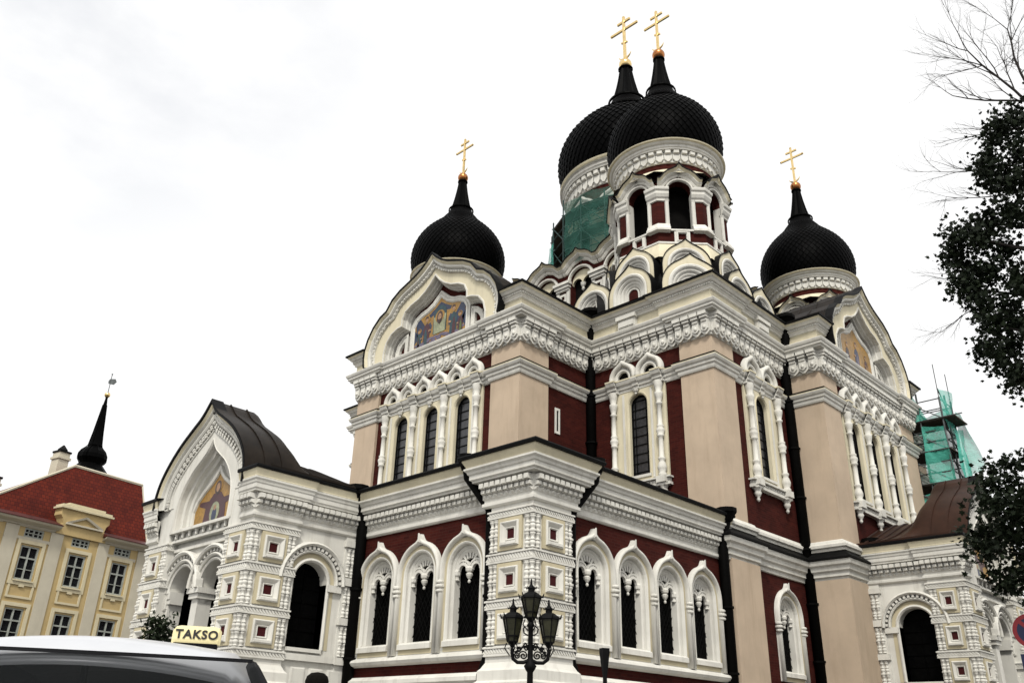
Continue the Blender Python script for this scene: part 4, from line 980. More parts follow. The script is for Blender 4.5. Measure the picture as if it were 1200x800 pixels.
# central drum : square base with arcaded wave cornice, round drum above
K = MB()
x0, x1, y0, y1 = 15.1, 24.84, 5.74, 15.46
def wave_wall(fr, c, half, mb):
    k = 1.235; P_ = 2.47
    for i in (-2,-1,0,1,2):
        cc = c+P_*i; lo, hi = max(cc-k, c-half), min(cc+k, c+half)
        wv = [(x*k, 26.25+(z-24.70)*.95) for x, z in WAVE]
        top = [(x, z) for x, z in [(cc-x, z) for x, z in wv]+[(cc+x, z) for x, z in reversed(wv[:-1])] if lo-1e-6 <= x <= hi+1e-6]
        if len(top) < 3: continue
        full = abs(i) < 2
        mb.cur = 3; mb.plate(fr, [(top[0][0],17.9)]+top+[(top[-1][0],17.9)], -.4, 0, [arch(cc, .72, 18.2, 24.45)] if full else [])
        mb.cur = 0; mb.sweep2(fr, top, [(-.44,0),(-.44,.08),(-.36,.14),(-.30,.14),(-.26,.22),(-.16,.32),(-.10,.32)])
        mb.cur = 1; mb.sweep2(fr, top, [(-.12,.32),(-.03,.42),(0,.45)]); mb.cur = 2; mb.sweep2(fr, top, [(0,-.2),(0,.5),(.05,.5),(.05,-.2)]); mb.cur = 0
        if full:
            mb.sweep2(fr, archpath(cc, .74, 24.4, 24.45, 14), [(0,-.35),(0,.06),(.05,.14),(.13,.15),(.17,.05),(.17,0)])
            mb.cur = 1; low = []
            for q in (cc-.36, cc+.36): low += [(q+.33*cos(pi-pi*j/8), 24.35+.33*sin(pi-pi*j/8)) for j in range(9)]
            mb.plate(fr, [(cc+.72*cos(pi*j/12), 24.45+.72*sin(pi*j/12)) for j in range(13)]+low, -.25, -.12); mb.cur = 0
            X, Y, _ = fr(cc, -.18, 0); mb.lathe((X,Y,23.85), [(.001,0),(.06,.06),(.10,.14),(.06,.22),(.13,.34),(.16,.5)], 9)
    for i in (-2,-1,1,2):
        cc = c+P_*(i-.5*(1 if i > 0 else -1)); 
        if abs(cc-c) > half: continue
        for zz, w_, o in ((24.42,.62,.30),(24.24,.56,.22),(24.10,.50,.14)): mb.box(fr, cc-w_*.9, cc+w_*.9, 0, o, zz, zz+.16)
        for sg in (-1,1): mb.box(fr, cc+sg*.36-.10, cc+sg*.36+.10, 0, .08, 18, 24.2)
        sq = lambda q: [(cc-q,23.7-q),(cc+q,23.7-q),(cc+q,23.7+q),(cc-q,23.7+q)]
        mb.plate(fr, sq(.24), 0, .08, [sq(.11)])
wave_wall(FL(x0), CV, 4.86, K); wave_wall(FR(y0), CU, 4.86, K)
K.cur = 3; K.rings([[(x1,y0,18.),(x1,y1,18.),(x0,y1,18.)],[(x1,y0,25.9),(x1,y1,25.9),(x0,y1,25.9)]])
K.cur = 4; K.rings([[(x,y,18.) for x,y in ((x0+.4,y0+.4),(x1,y0+.4),(x1,y1),(x0+.4,y1))],[(x,y,24.9) for x,y in ((x0+.4,y0+.4),(x1,y0+.4),(x1,y1),(x0+.4,y1))]], True)
K.cur = 2; K.rings([[(x,y,25.70) for x,y in ((x0+.05,y0+.05),(x1,y0+.05),(x1,y1),(x0+.05,y1))],[(x,y,26.3) for x,y in ((CU-3.3,CV-3.3),(CU+3.3,CV-3.3),(CU+3.3,CV+3.3),(CU-3.3,CV+3.3))]], True, True)
MT = K.build('central_tower', [M['white'], M['cream'], M['black'], M['brick'], M['inner_shade']], CAT)
D = MB(); D.cur = 2; D.lathe((CU,CV,25.8), [(3.75,0),(3.75,5.4)], 48)
for i in range(12):
    fr = FC(CU, CV, 2*pi*i/12+.12, 3.75)
    D.cur = 1; D.box(fr, -.42, .42, -.15, .22, 26, 29.6); D.box(fr, -.5, .5, -.15, .32, 28.9, 29.2); D.box(fr, -.48, .48, -.15, .30, 26.0, 26.5)
    fr = FC(CU, CV, 2*pi*i/12+.12+pi/12, 3.70)
    D.cur = 3; D.plate(fr, arch(0, .36, 26.5, 28.6), -.1, .08); D.cur = 0; D.sweep2(fr, archpath(0, .40, 26.5, 28.6), [(-.05,0),(-.05,.16),(.08,.16),(.1,0)])
    D.plate(FC(CU,CV,2*pi*i/12+.12+pi/12,3.70), keel(0, .98, 29.1, 29.35, .16), -.1, .30, [arch(0,.5,29.12,29.35)])
    D.sweep2(fr, keel(0, .86, 29.1, 29.35, .2), [(-.14,.25),(-.1,.36),(0,.42),(.1,.38),(.13,.2)])
D.build('drum_wall', [M['white'], M['cream'], M['brick'], M['inner_shade']], MT)
drum(CU, CV, 30.0, 3.72, 32.62, 4.35, MT, 56, 1.62, False)
dome(CU, CV, 32.6, 1.56, 1.42, MT, False, 60, 31, cs=1.45, ball=.92)
# ================================================================== GROUND
def cobble():
    m, t, p = nodes('cobbles'); tcn = t.nodes.new('ShaderNodeTexCoord'); v = t.nodes.new('ShaderNodeTexVoronoi'); v.inputs['Scale'].default_value = 7; v.feature = 'DISTANCE_TO_EDGE'
    t.links.new(tcn.outputs['Object'], v.inputs['Vector']); r = ramp(t, v.outputs['Distance'], [(.02,(.03,.028,.025)),(.10,(.11,.105,.10))])
    t.links.new(r.outputs['Color'], p.inputs['Base Color']); p.inputs['Roughness'].default_value = .8; bump(t, p, v.outputs['Distance'], .5, .03); return m
M['cobble'] = cobble(); M['paving'] = simple('stone_paving', (.16,.15,.14), .85, var=.2)
gm = MB(); gm.rings([[(-1500,-1500,GZ),(1500,-1500,GZ)],[(-1500,1500,GZ),(1500,1500,GZ)]]); tag(gm.build('ground', M['cobble']), kind='structure')
gm = MB(); gm.rings([[(x,y,z) for x,y in ((-7.5,-4.2),(40,-9.5),(44,34),(-7.5,34))] for z in (GZ,GZ+.12)], True, True); tag(gm.build('pavement', M['paving']), kind='structure')
XYZ = lambda x, y, z: (x, y, z)
def lbuild(mb, name, mat, parent): 
    o = mb.build(name, mat); o.parent = parent; return o
# ================================================================== SCAFFOLDS
def netmat(name, col, alpha):
    m, t, p = nodes(name); p.inputs['Base Color'].default_value = (*col, 1); p.inputs['Roughness'].default_value = .7
    n = nz(t, .8, 5, .6); r = ramp(t, n.outputs['Fac'], [(.3,(alpha-.2,)*3),(.7,(min(1,alpha+.15),)*3)]); t.links.new(r.outputs['Color'], p.inputs['Alpha'])
    n2 = nz(t, 2.5, 3); bump(t, p, n2.outputs['Fac'], .6, .2); return m
M['net'] = netmat('green_debris_netting', (.016,.12,.085), .52); M['net2'] = netmat('teal_debris_netting', (.07,.46,.35), .70)
M['steel'] = simple('galvanised_tube', (.10,.11,.11), .5, .6); M['plank'] = simple('scaffold_boards', (.07,.055,.04), .9); M['steeldark'] = simple('painted_scaffold_tube', (.02,.05,.045), .6)
SC = empty('scaffolding', (CU,CV,25.6), 'ring of scaffolding under dark green netting around the drum of the tallest dome', 'scaffolding')
ns_ = 20; Ra, Rb = 4.15, 4.85; zt_ = 29.5
for i in range(ns_):
    a = 2*pi*i/ns_; c = MB()
    for R_ in (Ra, Rb): c.tube([(CU+R_*cos(a),CV+R_*sin(a),25.5),(CU+R_*cos(a),CV+R_*sin(a),zt_+(.9 if i % 3 == 0 and R_ == Rb else .25))], .045, 6)
    for z in (26.2,27.9,29.3): c.tube([(CU+Ra*cos(a),CV+Ra*sin(a),z),(CU+(Rb+.1)*cos(a),CV+(Rb+.1)*sin(a),z)], .035, 5)
    c.build('standard', M['steeldark'], SC)
for z in (26.0,26.9,27.7,28.5,29.3):
    c = MB()
    for R_ in (Ra, Rb): c.tube([(CU+R_*cos(2*pi*i/ns_),CV+R_*sin(2*pi*i/ns_),z) for i in range(ns_+1)], .035, 5)
    c.build('ledger', M['steeldark'], SC)
c = MB()
for i in range(ns_):
    a, b = 2*pi*i/ns_, 2*pi*(i+1)/ns_
    for z, q in ((26.0,27.7),(27.7,29.3)):
        A_, B_ = (a, b) if i % 2 else (b, a); c.tube([(CU+Rb*cos(A_),CV+Rb*sin(A_),z),(CU+Rb*cos(B_),CV+Rb*sin(B_),q)], .03, 5)
c.build('brace', M['steeldark'], SC)
for z in (25.95,27.65,29.2):
    c = MB(); c.rings([[(CU+R_*cos(2*pi*i/ns_),CV+R_*sin(2*pi*i/ns_),z+dz) for i in range(ns_)] for R_, dz in ((Ra-.2,0),(Rb,0),(Rb,.06),(Ra-.2,.06))], True, loop=True); c.build('deck', M['plank'], SC)
random.seed(5)
for a0, a1, z0, z1 in ((166,215,25.55,29.75),(215,262,25.5,29.8),(262,330,25.5,29.7),(122,150,25.4,28.0),(330,360,25.5,29.6)):
    n = max(4, int((a1-a0)/3)); c = MB(); c.smooth = True; rows = []
    for j in range(9):
        z = z0+(z1-z0)*j/8; rows.append([(CU+(Rb+.12+.07*random.random()-.05*sin(j*1.3+i))*cos(radians(a0+(a1-a0)*i/n)), CV+(Rb+.12+.07*random.random())*sin(radians(a0+(a1-a0)*i/n)), z+(.10*random.random() if j in (0,8) else 0)) for i in range(n+1)])
    c.rings(rows); c.build('netting', M['net2'] if a0 == 122 else M['net'], SC)
S2 = empty('scaffolding', (25.9,-2.1,GZ), 'tall narrow scaffold tower with torn teal netting at the right end of the cathedral', 'scaffolding')
X0, X1, Y0, Y1 = 25.05, 26.7, -3.15, -1.1
corners = [(X0,Y0),(X0,Y1),(X1,Y1),(X1,Y0),((X0+X1)/2,Y0),(X0,(Y0+Y1)/2)]
for i, (x, y) in enumerate(corners):
    c = MB(); c.tube([(x,y,GZ),(x,y,17.2+.08*i)], .045, 6); c.tube([(x,y,17.2),(x,y,18.9 if i in (0,3) else 17.5)], .02, 5); c.build('standard', M['steel'], S2)
for k in range(12):
    z = GZ+2.05+1.52*k
    if z > 16.4: break
    c = MB()
    for zz in (z, z+.5, z+1.0):
        q = [(X0,Y0),(X0,Y1),(X1,Y1),(X1,Y0),(X0,Y0)]
        for a, b in zip(q, q[1:]): c.tube([(a[0],a[1],zz),(b[0],b[1],zz)], .03, 5)
    c.tube([(X0-.1,Y0-.9 if k % 2 else Y0-.2,z+.02),(X0-.1,Y1+.3,z+.02)], .03, 5); c.tube([(X0,Y0,z),(X0,Y1,z+1.5)], .03, 5); c.tube([(X0,Y0,z+1.5),(X1,Y0,z)], .03, 5)
    c.build('ledger', M['steel'], S2)
    c = MB(); c.box(XYZ, X0-.05, X1+.05, Y0-(.55 if k % 2 else .1), Y1+.05, z, z+.06); c.build('deck', M['plank'], S2)
def cloth(p00, p10, p11, p01, n=10, amp=.12):
    c = MB(); c.smooth = True; P4 = [Vector(p) for p in (p00,p10,p11,p01)]; rows = []
    nn = (P4[1]-P4[0]).cross(P4[3]-P4[0]).normalized(); ph = random.random()*6
    for j in range(n+1):
        r = []
        for i in range(n+1):
            s, t = i/n, j/n; q = P4[0]*(1-s)*(1-t)+P4[1]*s*(1-t)+P4[2]*s*t+P4[3]*(1-s)*t
            r.append(tuple(q+nn*(amp*sin(5*s+ph+2.2*t)*sin(3.1*t*2+ph)+random.uniform(-.03,.03))))
        rows.append(r)
    c.rings(rows); return c
random.seed(11)
for q in (((X0-.07,Y0-.1,12.9),(X0-.07,Y0+1.1,13.1),(X0-.07,Y0+1.0,15.9),(X0-.07,Y0,15.7)), ((X0-.07,Y0+.2,6.4),(X0-.07,Y1-.2,6.6),(X0-.07,Y1-.2,9.6),(X0-.07,Y0+.1,9.8)), ((X0-.06,Y0+.7,16.2),(X0-.06,Y1,16.0),(X0-.06,Y1,17.6),(X0-.06,Y0+1.2,17.6)), ((X0,Y0-.06,15.6),(X1,Y0-.06,15.3),(X1,Y0-.06,17.8),(X0,Y0-.06,17.7)),
          ((X0+.1,Y0-.5,11.6),(X1,Y0-.5,11.4),(X1,Y0-.2,15.9),(X0+.3,Y0-.3,15.6)), ((X0-.06,Y0,10.0),(X0-.06,Y1-.2,10.2),(X0-.06,Y1-.3,12.6),(X0-.06,Y0+.1,12.9)), ((X0+.2,Y0-.08,9.2),(X1,Y0-.08,9.0),(X1,Y0-.08,12.0),(X0+.1,Y0-.08,12.2)), ((X1,Y0-1.0,13.9),(X1+.2,Y0-.1,13.7),(X1,Y0-.1,16.9),(X1,Y0-.35,16.7)),
          ((X1+.05,Y0,9.5),(X1+.05,Y1,9.5),(X1+.05,Y1,16.8),(X1+.05,Y0,17.2))):
    cloth(*q).build('netting', M['net2'], S2)

# ================================================================== YELLOW MANSION
M['ochre'] = plaster('ochre_stucco', (.56,.42,.20), .10, (.35,.26,.14), .3); M['palewall'] = plaster('pale_stucco', (.60,.55,.43), .08, (.40,.36,.28), .3); M['limewhite'] = plaster('pale_frame_stucco', (.70,.62,.42), .06)
def tiles():
    m, t, p = nodes('red_clay_tiles'); tcn = t.nodes.new('ShaderNodeTexCoord'); sx = t.nodes.new('ShaderNodeSeparateXYZ'); cb = t.nodes.new('ShaderNodeCombineXYZ')
    t.links.new(tcn.outputs['Object'], sx.inputs[0]); t.links.new(sx.outputs['X'], cb.inputs['X']); t.links.new(sx.outputs['Z'], cb.inputs['Y'])
    b = t.nodes.new('ShaderNodeTexBrick'); b.inputs['Brick Width'].default_value = .26; b.inputs['Row Height'].default_value = .23; b.inputs['Mortar Size'].default_value = .016; b.inputs['Scale'].default_value = 1
    b.inputs['Color1'].default_value = (.085,.010,.006,1); b.inputs['Color2'].default_value = (.135,.018,.008,1); b.inputs['Mortar'].default_value = (.05,.007,.005,1); b.inputs['Bias'].default_value = .1
    t.links.new(cb.outputs[0], b.inputs['Vector']); n = nz(t, .6, 5); r = ramp(t, n.outputs['Fac'], [(.3,(.6,.6,.6)),(.7,(1.2,1.2,1.2))])
    t.links.new(mixc(t, b.outputs['Color'], r.outputs['Color'], .8, 'MULTIPLY'), p.inputs['Base Color']); p.inputs['Roughness'].default_value = .85; spec(p, .2); bump(t, p, b.outputs['Fac'], -.6, .05); return m
M['tiles'] = tiles(); M['sheetred'] = simple('red_sheet_metal', (.07,.015,.012), .5, sp=.4, var=.5, scale=2)
M['winglass'] = glass_dark('window_pane_glass', (.012,.014,.016), .06, .5); M['winframe'] = simple('grey_green_window_paint', (.36,.38,.34), .6)
MA = empty('mansion', (3.61,41.44,GZ), 'ochre and white stucco mansion with steep red tiled roof and a small attic gable', 'mansion')
_d = (cos(radians(12)), sin(radians(12))); _n = (_d[1], -_d[0])
fm = lambda s, o, z: (3.61+_d[0]*s+_n[0]*o, 41.44+_d[1]*s+_n[1]*o, z)
mb = MB(); wins = [(-6.0,9.62,11.55),(-2.97,9.62,11.55),(.06,9.65,11.57),(3.03,9.66,11.6)]; holes = []
for x, a, b in wins:
    for z0, z1 in ((a,b),(a-3.45,b-3.50),(a-6.9,b-6.95)): holes.append([(x-.56,z0),(x+.56,z0),(x+.56,z1),(x-.56,z1)])
    holes.append([(x-.60,12.03),(x+.60,12.03),(x+.60,12.56),(x-.60,12.56)])
mb.plate(fm, [(-9,GZ),(4.9,GZ),(4.9,13.),(-9,13.)], -.3, 0, holes)
mb.rings([[fm(-9,0,GZ),fm(-9,0,13.)],[fm(-9,-8,GZ),fm(-9,-8,13.)],[fm(4.9,-8,GZ),fm(4.9,-8,13.)],[fm(4.9,0,GZ),fm(4.9,0,13.)]])
mb.cur = 1
for a, b in ((-1.95,-1.15),(-4.75,-3.95),(1.25,2.0),(4.15,4.93),(-9,-7.2)):
    mb.box(fm, a, b, -.02, .06, GZ, 12.6)
for x, _, _ in wins:
    if abs(x) > 1: mb.box(fm, x-1.02, x+1.02, -.02, .05, 11.85, 12.02); mb.box(fm, x-1.02, x+1.02, -.02, .05, 12.58, 12.75)
wl = mb.build('wall', [M['ochre'], M['palewall']], MA)
for x, a, b in wins:
    for z0, z1, hh in ((a,b,.56),(a-3.45,b-3.50,.56),(a-6.9,b-6.95,.56),(12.03,12.56,.60)):
        w_ = MB()
        rect = [(x-hh,z0),(x+hh,z0),(x+hh,z1),(x-hh,z1)]
        w_.cur = 1
        if hh < .6: w_.sweep2(fm, list(reversed(rect)), [(.10,0),(.10,.07),(.30,.07),(.30,0)], closed=True); w_.box(fm, x-.62, x+.62, -.1, .14, z0-.10, z0-.02)
        w_.cur = 0
        w_.sweep2(fm, list(reversed(rect)), [(-.09,-.14),(-.09,-.04),(.01,-.04),(.01,-.14)], closed=True)
        w_.box(fm, x-.045, x+.045, -.12, -.05, z0, z1)
        if hh < .6: w_.box(fm, x-hh, x+hh, -.13, -.045, z0+(z1-z0)*.62, z0+(z1-z0)*.62+.09); w_.box(fm, x-hh, x+hh, -.12, -.07, z0+(z1-z0)*.30, z0+(z1-z0)*.30+.04)
        else:
            for sg in (-.3,.3): w_.box(fm, x+sg-.03, x+sg+.03, -.12, -.06, z0, z1); w_.box(fm, x+sg-.3, x+sg+.3, -.12, -.06, (z0+z1)/2-.03, (z0+z1)/2+.03)
        f_ = w_.build('window', [M['winframe'], M['limewhite']], MA)
        p_ = MB(); p_.poly(fm, rect, -.12); p_.build('pane', M['winglass'], f_)
    for dz in (0, -3.46):
        p_ = MB(); zz = a+dz-1.02; p_.sweep2(fm, [(x-.72,zz+.85),(x+.72,zz+.85),(x+.72,zz+.05),(x-.72,zz+.05)], [(-.06,0),(-.06,.06),(.06,.06),(.06,0)], closed=True); p_.box(fm, x-.16, x+.16, 0, .08, zz+.62, zz+.84)
        p_.build('panel_moulding', M['limewhite'], MA)
mb = MB()
def eave(sa, sb):
    pr = [(0,12.62),(.08,12.64),(.10,12.72),(.30,12.78),(.50,12.84),(.55,12.92),(.58,12.96)]
    mb.cur = 0; mb.rings([[fm(sa,o,z) for o,z in pr],[fm(sb,o,z) for o,z in pr]], False, True)
    mb.cur = 1; mb.rings([[fm(sa,.62,12.95),fm(sa,.62,13.0),fm(sa,-.9,13.55),fm(sa,-.9,12.9)],[fm(sb,.62,12.95),fm(sb,.62,13.0),fm(sb,-.9,13.55),fm(sb,-.9,12.9)]], True, True)
eave(-9.4,-1.65); eave(1.35,5.3); mb.build('eaves_cornice', [M['palewall'], M['sheetred']], MA)
mb = MB()   # attic over the middle bay with scrolled sides and pediment
out_ = [(-1.75,12.6),(-1.7,13.05),(-1.45,13.25),(-1.55,13.55),(-1.72,13.75),(-1.7,14.15),(1.6,14.15),(1.6,13.75),(1.42,13.55),(1.35,13.25),(1.5,13.05),(1.6,12.6)]
mb.plate(fm, out_, -.6, .14, back=True); mb.cur = 1
mb.box(fm, -1.85, 1.75, -.65, .30, 14.15, 14.26); mb.box(fm, -1.75, 1.65, -.6, .22, 14.26, 14.40); mb.box(fm, -1.3, 1.2, -.5, .10, 14.40, 14.55)
mb.cur = 2
mb.sweep2(fm, [(-1.25,13.30),(-.05,13.82),(1.15,13.30)], [(-.06,.13),(-.06,.26),(.06,.30),(.06,.13)]); mb.box(fm, -1.3, 1.2, .13, .28, 13.22, 13.32)
mb.build('attic_gable', [M['ochre'], M['limewhite'], M['palewall']], MA)
mb = MB(); e1 = [fm(-6.6,-.5,13.36), fm(5.0,-.5,13.36)]; rg = [fm(-.25,-2.2,17.5), fm(4.93,-2.2,17.5)]; bk = [fm(-6.6,-8,13.0), fm(5.0,-8,13.0)]
mb.rings([[e1[0], e1[1]],[rg[0], rg[1]],[bk[0], bk[1]]]); mb.face(tuple(mb.vert(p) for p in (e1[0], rg[0], bk[0]))); mb.face(tuple(mb.vert(p) for p in (e1[1], rg[1], bk[1])))
mb.rings([[fm(-6.6,.4,13.0),fm(-6.6,-8,13.0)],[fm(-9.4,.4,13.02),fm(-9.4,-8,13.0)]])
rf = mb.build('roof', M['tiles'], MA)
mb = MB(); mb.tube([rg[0], rg[1]], .11, 6); mb.tube([e1[0], rg[0]], .09, 6); mb.tube([e1[1], rg[1]], .06, 6); mb.build('ridge_tiles', M['palewall'], rf)
for s_, o_, zb, zt2, w_ in ((-.75,-3.2,15.5,18.35,.36),(-4.9,-3.0,13.5,15.6,.5)):
    mb = MB(); mb.box(fm, s_-w_, s_+w_, o_-.4, o_+.4, zb, zt2); mb.box(fm, s_-w_-.08, s_+w_+.08, o_-.48, o_+.48, zt2-.45, zt2-.3); mb.cur = 1; mb.box(fm, s_-w_-.05, s_+w_+.05, o_-.45, o_+.45, zt2, zt2+.12); mb.frustum(fm, (s_-w_,s_+w_,zt2+.12,zt2+.13,o_+.4), (s_-w_,s_+w_,zt2+.12,zt2+.13,o_-.4)); mb.lathe(fm(s_,o_,zt2+.12), [(w_*.9,0),(w_*.9,.12),(.05,.45)], 8)
    mb.build('chimney', [M['palewall'], M['black']], rf)
# church spire beyond the roofs
SPX, SPY = 11.75, 66.44
SP = empty('church_tower', (SPX,SPY,GZ), 'slender black baroque spire with gold ball and weathervane rising behind the red tiled roof', 'church tower')
mb = MB(); mb.rings([[(SPX+a*2.0,SPY+b*2.0,z) for a,b in ((-1,-1),(1,-1),(1,1),(-1,1))] for z in (GZ,22.6)], True, True); mb.cornice([(SPX-2,SPY-2),(SPX-2,SPY+2),(SPX+2,SPY+2),(SPX+2,SPY-2)], [(0,22.0),(.2,22.1),(.2,22.3),(.35,22.4),(.35,22.6),(0,22.7)], closed=True)
for a in (0,pi/2,pi,-pi/2):
    fr = FC(SPX,SPY,a,2.0); mb.cur = 1; mb.plate(fr, arch(0,.5,18,20.5), -.1, .03); mb.cur = 0; mb.sweep2(fr, archpath(0,.55,18,20.5), [(-.05,0),(-.05,.1),(.12,.1),(.12,0)])
mb.build('tower_wall', [M['palewall'], M['inner_shade']], SP)
mb = MB(); mb.lathe((SPX,SPY,22.6), [(2.35,0),(1.9,.4),(1.55,.9),(1.22,1.3),(1.02,1.55),(1.12,1.75),(1.30,2.05),(1.28,2.4),(1.10,2.75),(.80,3.05),(.62,3.2),(.66,3.35),(.60,3.6),(.46,4.6),(.32,6.0),(.18,7.4),(.10,8.1),(.13,8.15),(.13,8.25),(.05,8.3)], 12)
for i in range(8):
    a = pi*i/4; mb.tube([(SPX+r*cos(a),SPY+r*sin(a),22.6+z) for r, z in [(1.14,1.75),(1.32,2.05),(1.30,2.4),(1.12,2.75),(.82,3.05),(.64,3.3),(.47,4.6),(.19,7.4)]], .04, 5)
mb.build('spire', M['dome'], SP)
mb = MB(); mb.smooth = True; mb.ball((SPX,SPY,31.05), .27, 14); mb.build('ball', M['gold'], SP)
mb = MB(); mb.tube([(SPX,SPY,31.2),(SPX,SPY,33.2)], .035, 6); fr = lambda s,o,z: (SPX+s*.85, SPY-s*.5+o, z); mb.plate(fr, [(-.15,32.2),(.35,32.15),(.55,32.45),(.4,32.75),(-.1,32.7),(-.2,32.45)], -.02, .02, back=True); mb.ball((SPX,SPY,33.2), .08, 8)
mb.build('weathervane', M['steel'], SP)

# ================================================================== STREET FURNITURE
LP = empty('street_lamp', (-3.9,-3.6,GZ), 'ornate black cast iron street lamp with three lanterns before the white corner pier', 'street lamp')
lx, ly = -3.9, -3.6; ax = Vector((.69,-.72,0)).normalized()
M['lampglass'] = glass_dark('smoky_lantern_glass', (.035,.035,.02), .15, .5)
mb = MB(); mb.smooth = True
mb.lathe((lx,ly,GZ), [(.20,0),(.20,.25),(.15,.32),(.13,.7),(.16,.74),(.16,.8),(.09,.9),(.075,1.6),(.11,1.64),(.11,1.7),(.065,1.75),(.055,2.45),(.09,2.50),(.12,2.56),(.07,2.62),(.05,2.7),(.045,3.24),(.08,3.28),(.04,3.34)], 14); mb.build('post', M['black'], LP)
mb = MB()
for sg in (-1, 1):
    def q(a, z): v = ax*(a*sg); return (lx+v.x, ly+v.y, z)
    mb.tube([q(.03,3.06),(q(.12,3.02)),q(.24,3.02),q(.32,3.08),q(.34,3.18),q(.34,3.26)], .035, 7)
    for cx_, cz_, r_ in ((.13,3.14,.085),(.25,3.13,.06),(.08,3.27,.05),(.21,3.25,.045)):
        mb.tube([q(cx_+r_*(1-i/22)*cos(i*.55), cz_+r_*(1-i/22)*sin(i*.55)) for i in range(20)], .014, 5)
    mb.tube([q(.03,3.30),q(.10,3.36),q(.14,3.30),q(.20,3.22),q(.30,3.20)], .018, 5)
    mb.tube([q(.05,3.50),q(.12,3.54),q(.14,3.62),q(.10,3.66)], .014, 5)
mb.build('bracket', M['black'], LP)
def lantern(c, h0):
    x, y, z = c; L = MB(); n = 6; R0, R1, H = .10, .19, h0
    ring = lambda r, zz, k=n, ph=0: [(x+r*cos(2*pi*i/k+ph), y+r*sin(2*pi*i/k+ph), zz) for i in range(k)]
    for i in range(n): L.tube([ring(R0,z)[i], ring(R1,z+H)[i]], .013, 5)
    for r, zz in ((R0,z),(R1,z+H),(R0*1.25,z+.1)): L.tube(ring(r,zz)+[ring(r,zz)[0]], .014, 5)
    L.rings([ring(R1*1.12,z+H),ring(R1*1.05,z+H+.04),ring(R1*.62,z+H+.10),ring(R1*.34,z+H+.12),ring(R1*.34,z+H+.17),ring(R1*.46,z+H+.18),ring(R1*.14,z+H+.25),ring(.012,z+H+.36)], True, True)
    for i in range(n): a = ring(R1*1.15,z+H)[i]; b = ring(R1*1.34,z+H+.085)[i]; L.tube([a, b], [.022,.006], 5)
    for i in range(n): a = ring(R1*.46,z+H+.17)[i]; b = ring(R1*.58,z+H+.22)[i]; L.tube([a, b], [.016,.005], 5)
    L.rings([ring(R0,z),ring(R0*.7,z-.04),ring(.03,z-.10)], True, True)
    for i in range(0, n, 2):
        p0 = ring(R0*1.1,z-.02)[i]; p1 = ring(R0*1.5,z-.12)[i]; p2 = ring(R0*.5,z-.24)[i]; L.tube([p0, p1, p2], .011, 5)
    L.tube([(x,y,z-.3),(x,y,z)], .02, 6)
    o = L.build('lantern', M['black'], LP)
    g = MB(); g.rings([ring(R0*.94,z+.01),ring(R1*.94,z+H-.01)], True); g.build('glass', M['lampglass'], o)
for sg in (-1, 1): lantern((lx+ax.x*.34*sg, ly+ax.y*.34*sg, 3.38), .42)
lantern((lx,ly,3.82), .36)
FP = empty('torch_post', (-4.58,-5.88,GZ), 'slim black post with a flared square head right of the street lamp', 'post')
mb = MB(); mb.lathe((-4.58,-5.88,GZ), [(.07,0),(.05,.1),(.04,1.0),(.035,2.3)], 10); mb.build('pole', M['black'], FP)
mb = MB(); rr = lambda r, z: [(-4.58+r*cos(pi/4+i*pi/2-.4), -5.88+r*sin(pi/4+i*pi/2-.4), z) for i in range(4)]
mb.rings([rr(.03,2.62),rr(.05,2.75),rr(.088,3.03),rr(.088,3.10),rr(.03,3.10)], True, True); mb.build('flared_head', M['black'], FP)
SG = empty('road_sign', (-.88,-11.3,GZ), 'round red rimmed road sign on a steel post at the right edge', 'road sign')
M['signred'] = simple('sign_red', (.22,.010,.015), .4, var=.08); M['signblue'] = simple('sign_blue', (.008,.012,.05), .4, var=.08); M['signwhite'] = simple('sign_white', (.75,.75,.75), .4, var=.05)  # red and blue darkened to carry the shade over the sign
nv = Vector((-15.5,-3.8,0)).normalized(); tv = Vector((-nv.y,nv.x,0)); fs = lambda s,o,z: (-.88+tv.x*s+nv.x*o, -11.3+tv.y*s+nv.y*o, z)
mb = MB(); mb.tube([(-.88-nv.x*.05,-11.3-nv.y*.05,GZ),(-.88-nv.x*.05,-11.3-nv.y*.05,3.75)], .035, 8); mb.build('post', M['steel'], SG)
mb = MB(); mb.plate(fs, ell(0,3.41,.26,.26,36), -.012, .010, [ell(0,3.41,.20,.20,36)], back=True); mb.cur = 1; mb.plate(fs, ell(0,3.41,.205,.205,36), -.01, .006, back=True); mb.cur = 0; mb.plate(fs, [(-.17,3.54),(-.13,3.58),(.17,3.28),(.13,3.24)], 0, .011); mb.cur = 1
mb.box(fs, -.22, .22, -.01, .006, 2.78, 3.08); mb.build('sign_face', [M['signred'], M['signblue'], M['signwhite']], SG)
FLD = empty('floodlight', (-1.37,10.6,10.25), 'small black floodlight on the ridge of the porch roof', 'floodlight')
mb = MB(); mb.tube([(-1.37,10.6,10.2),(-1.37,10.6,10.5)], .03, 6); mb.box(lambda s,o,z: (-1.37+s,10.6+o,z), -.10, .10, -.16, .16, 10.5, 10.53); mb.build('bracket', M['black'], FLD)
mb = MB(); fq = lambda s,o,z: (-1.37+s*.8-o*.6, 10.6+s*.6+o*.8, z); mb.rings([[fq(-.2,-.14,10.52),fq(.2,-.14,10.52),fq(.2,-.10,10.80),fq(-.2,-.10,10.80)],[fq(-.13,.12,10.58),fq(.13,.12,10.58),fq(.13,.12,10.74),fq(-.13,.12,10.74)]], True, True); mb.build('lamp_head', M['black'], FLD)
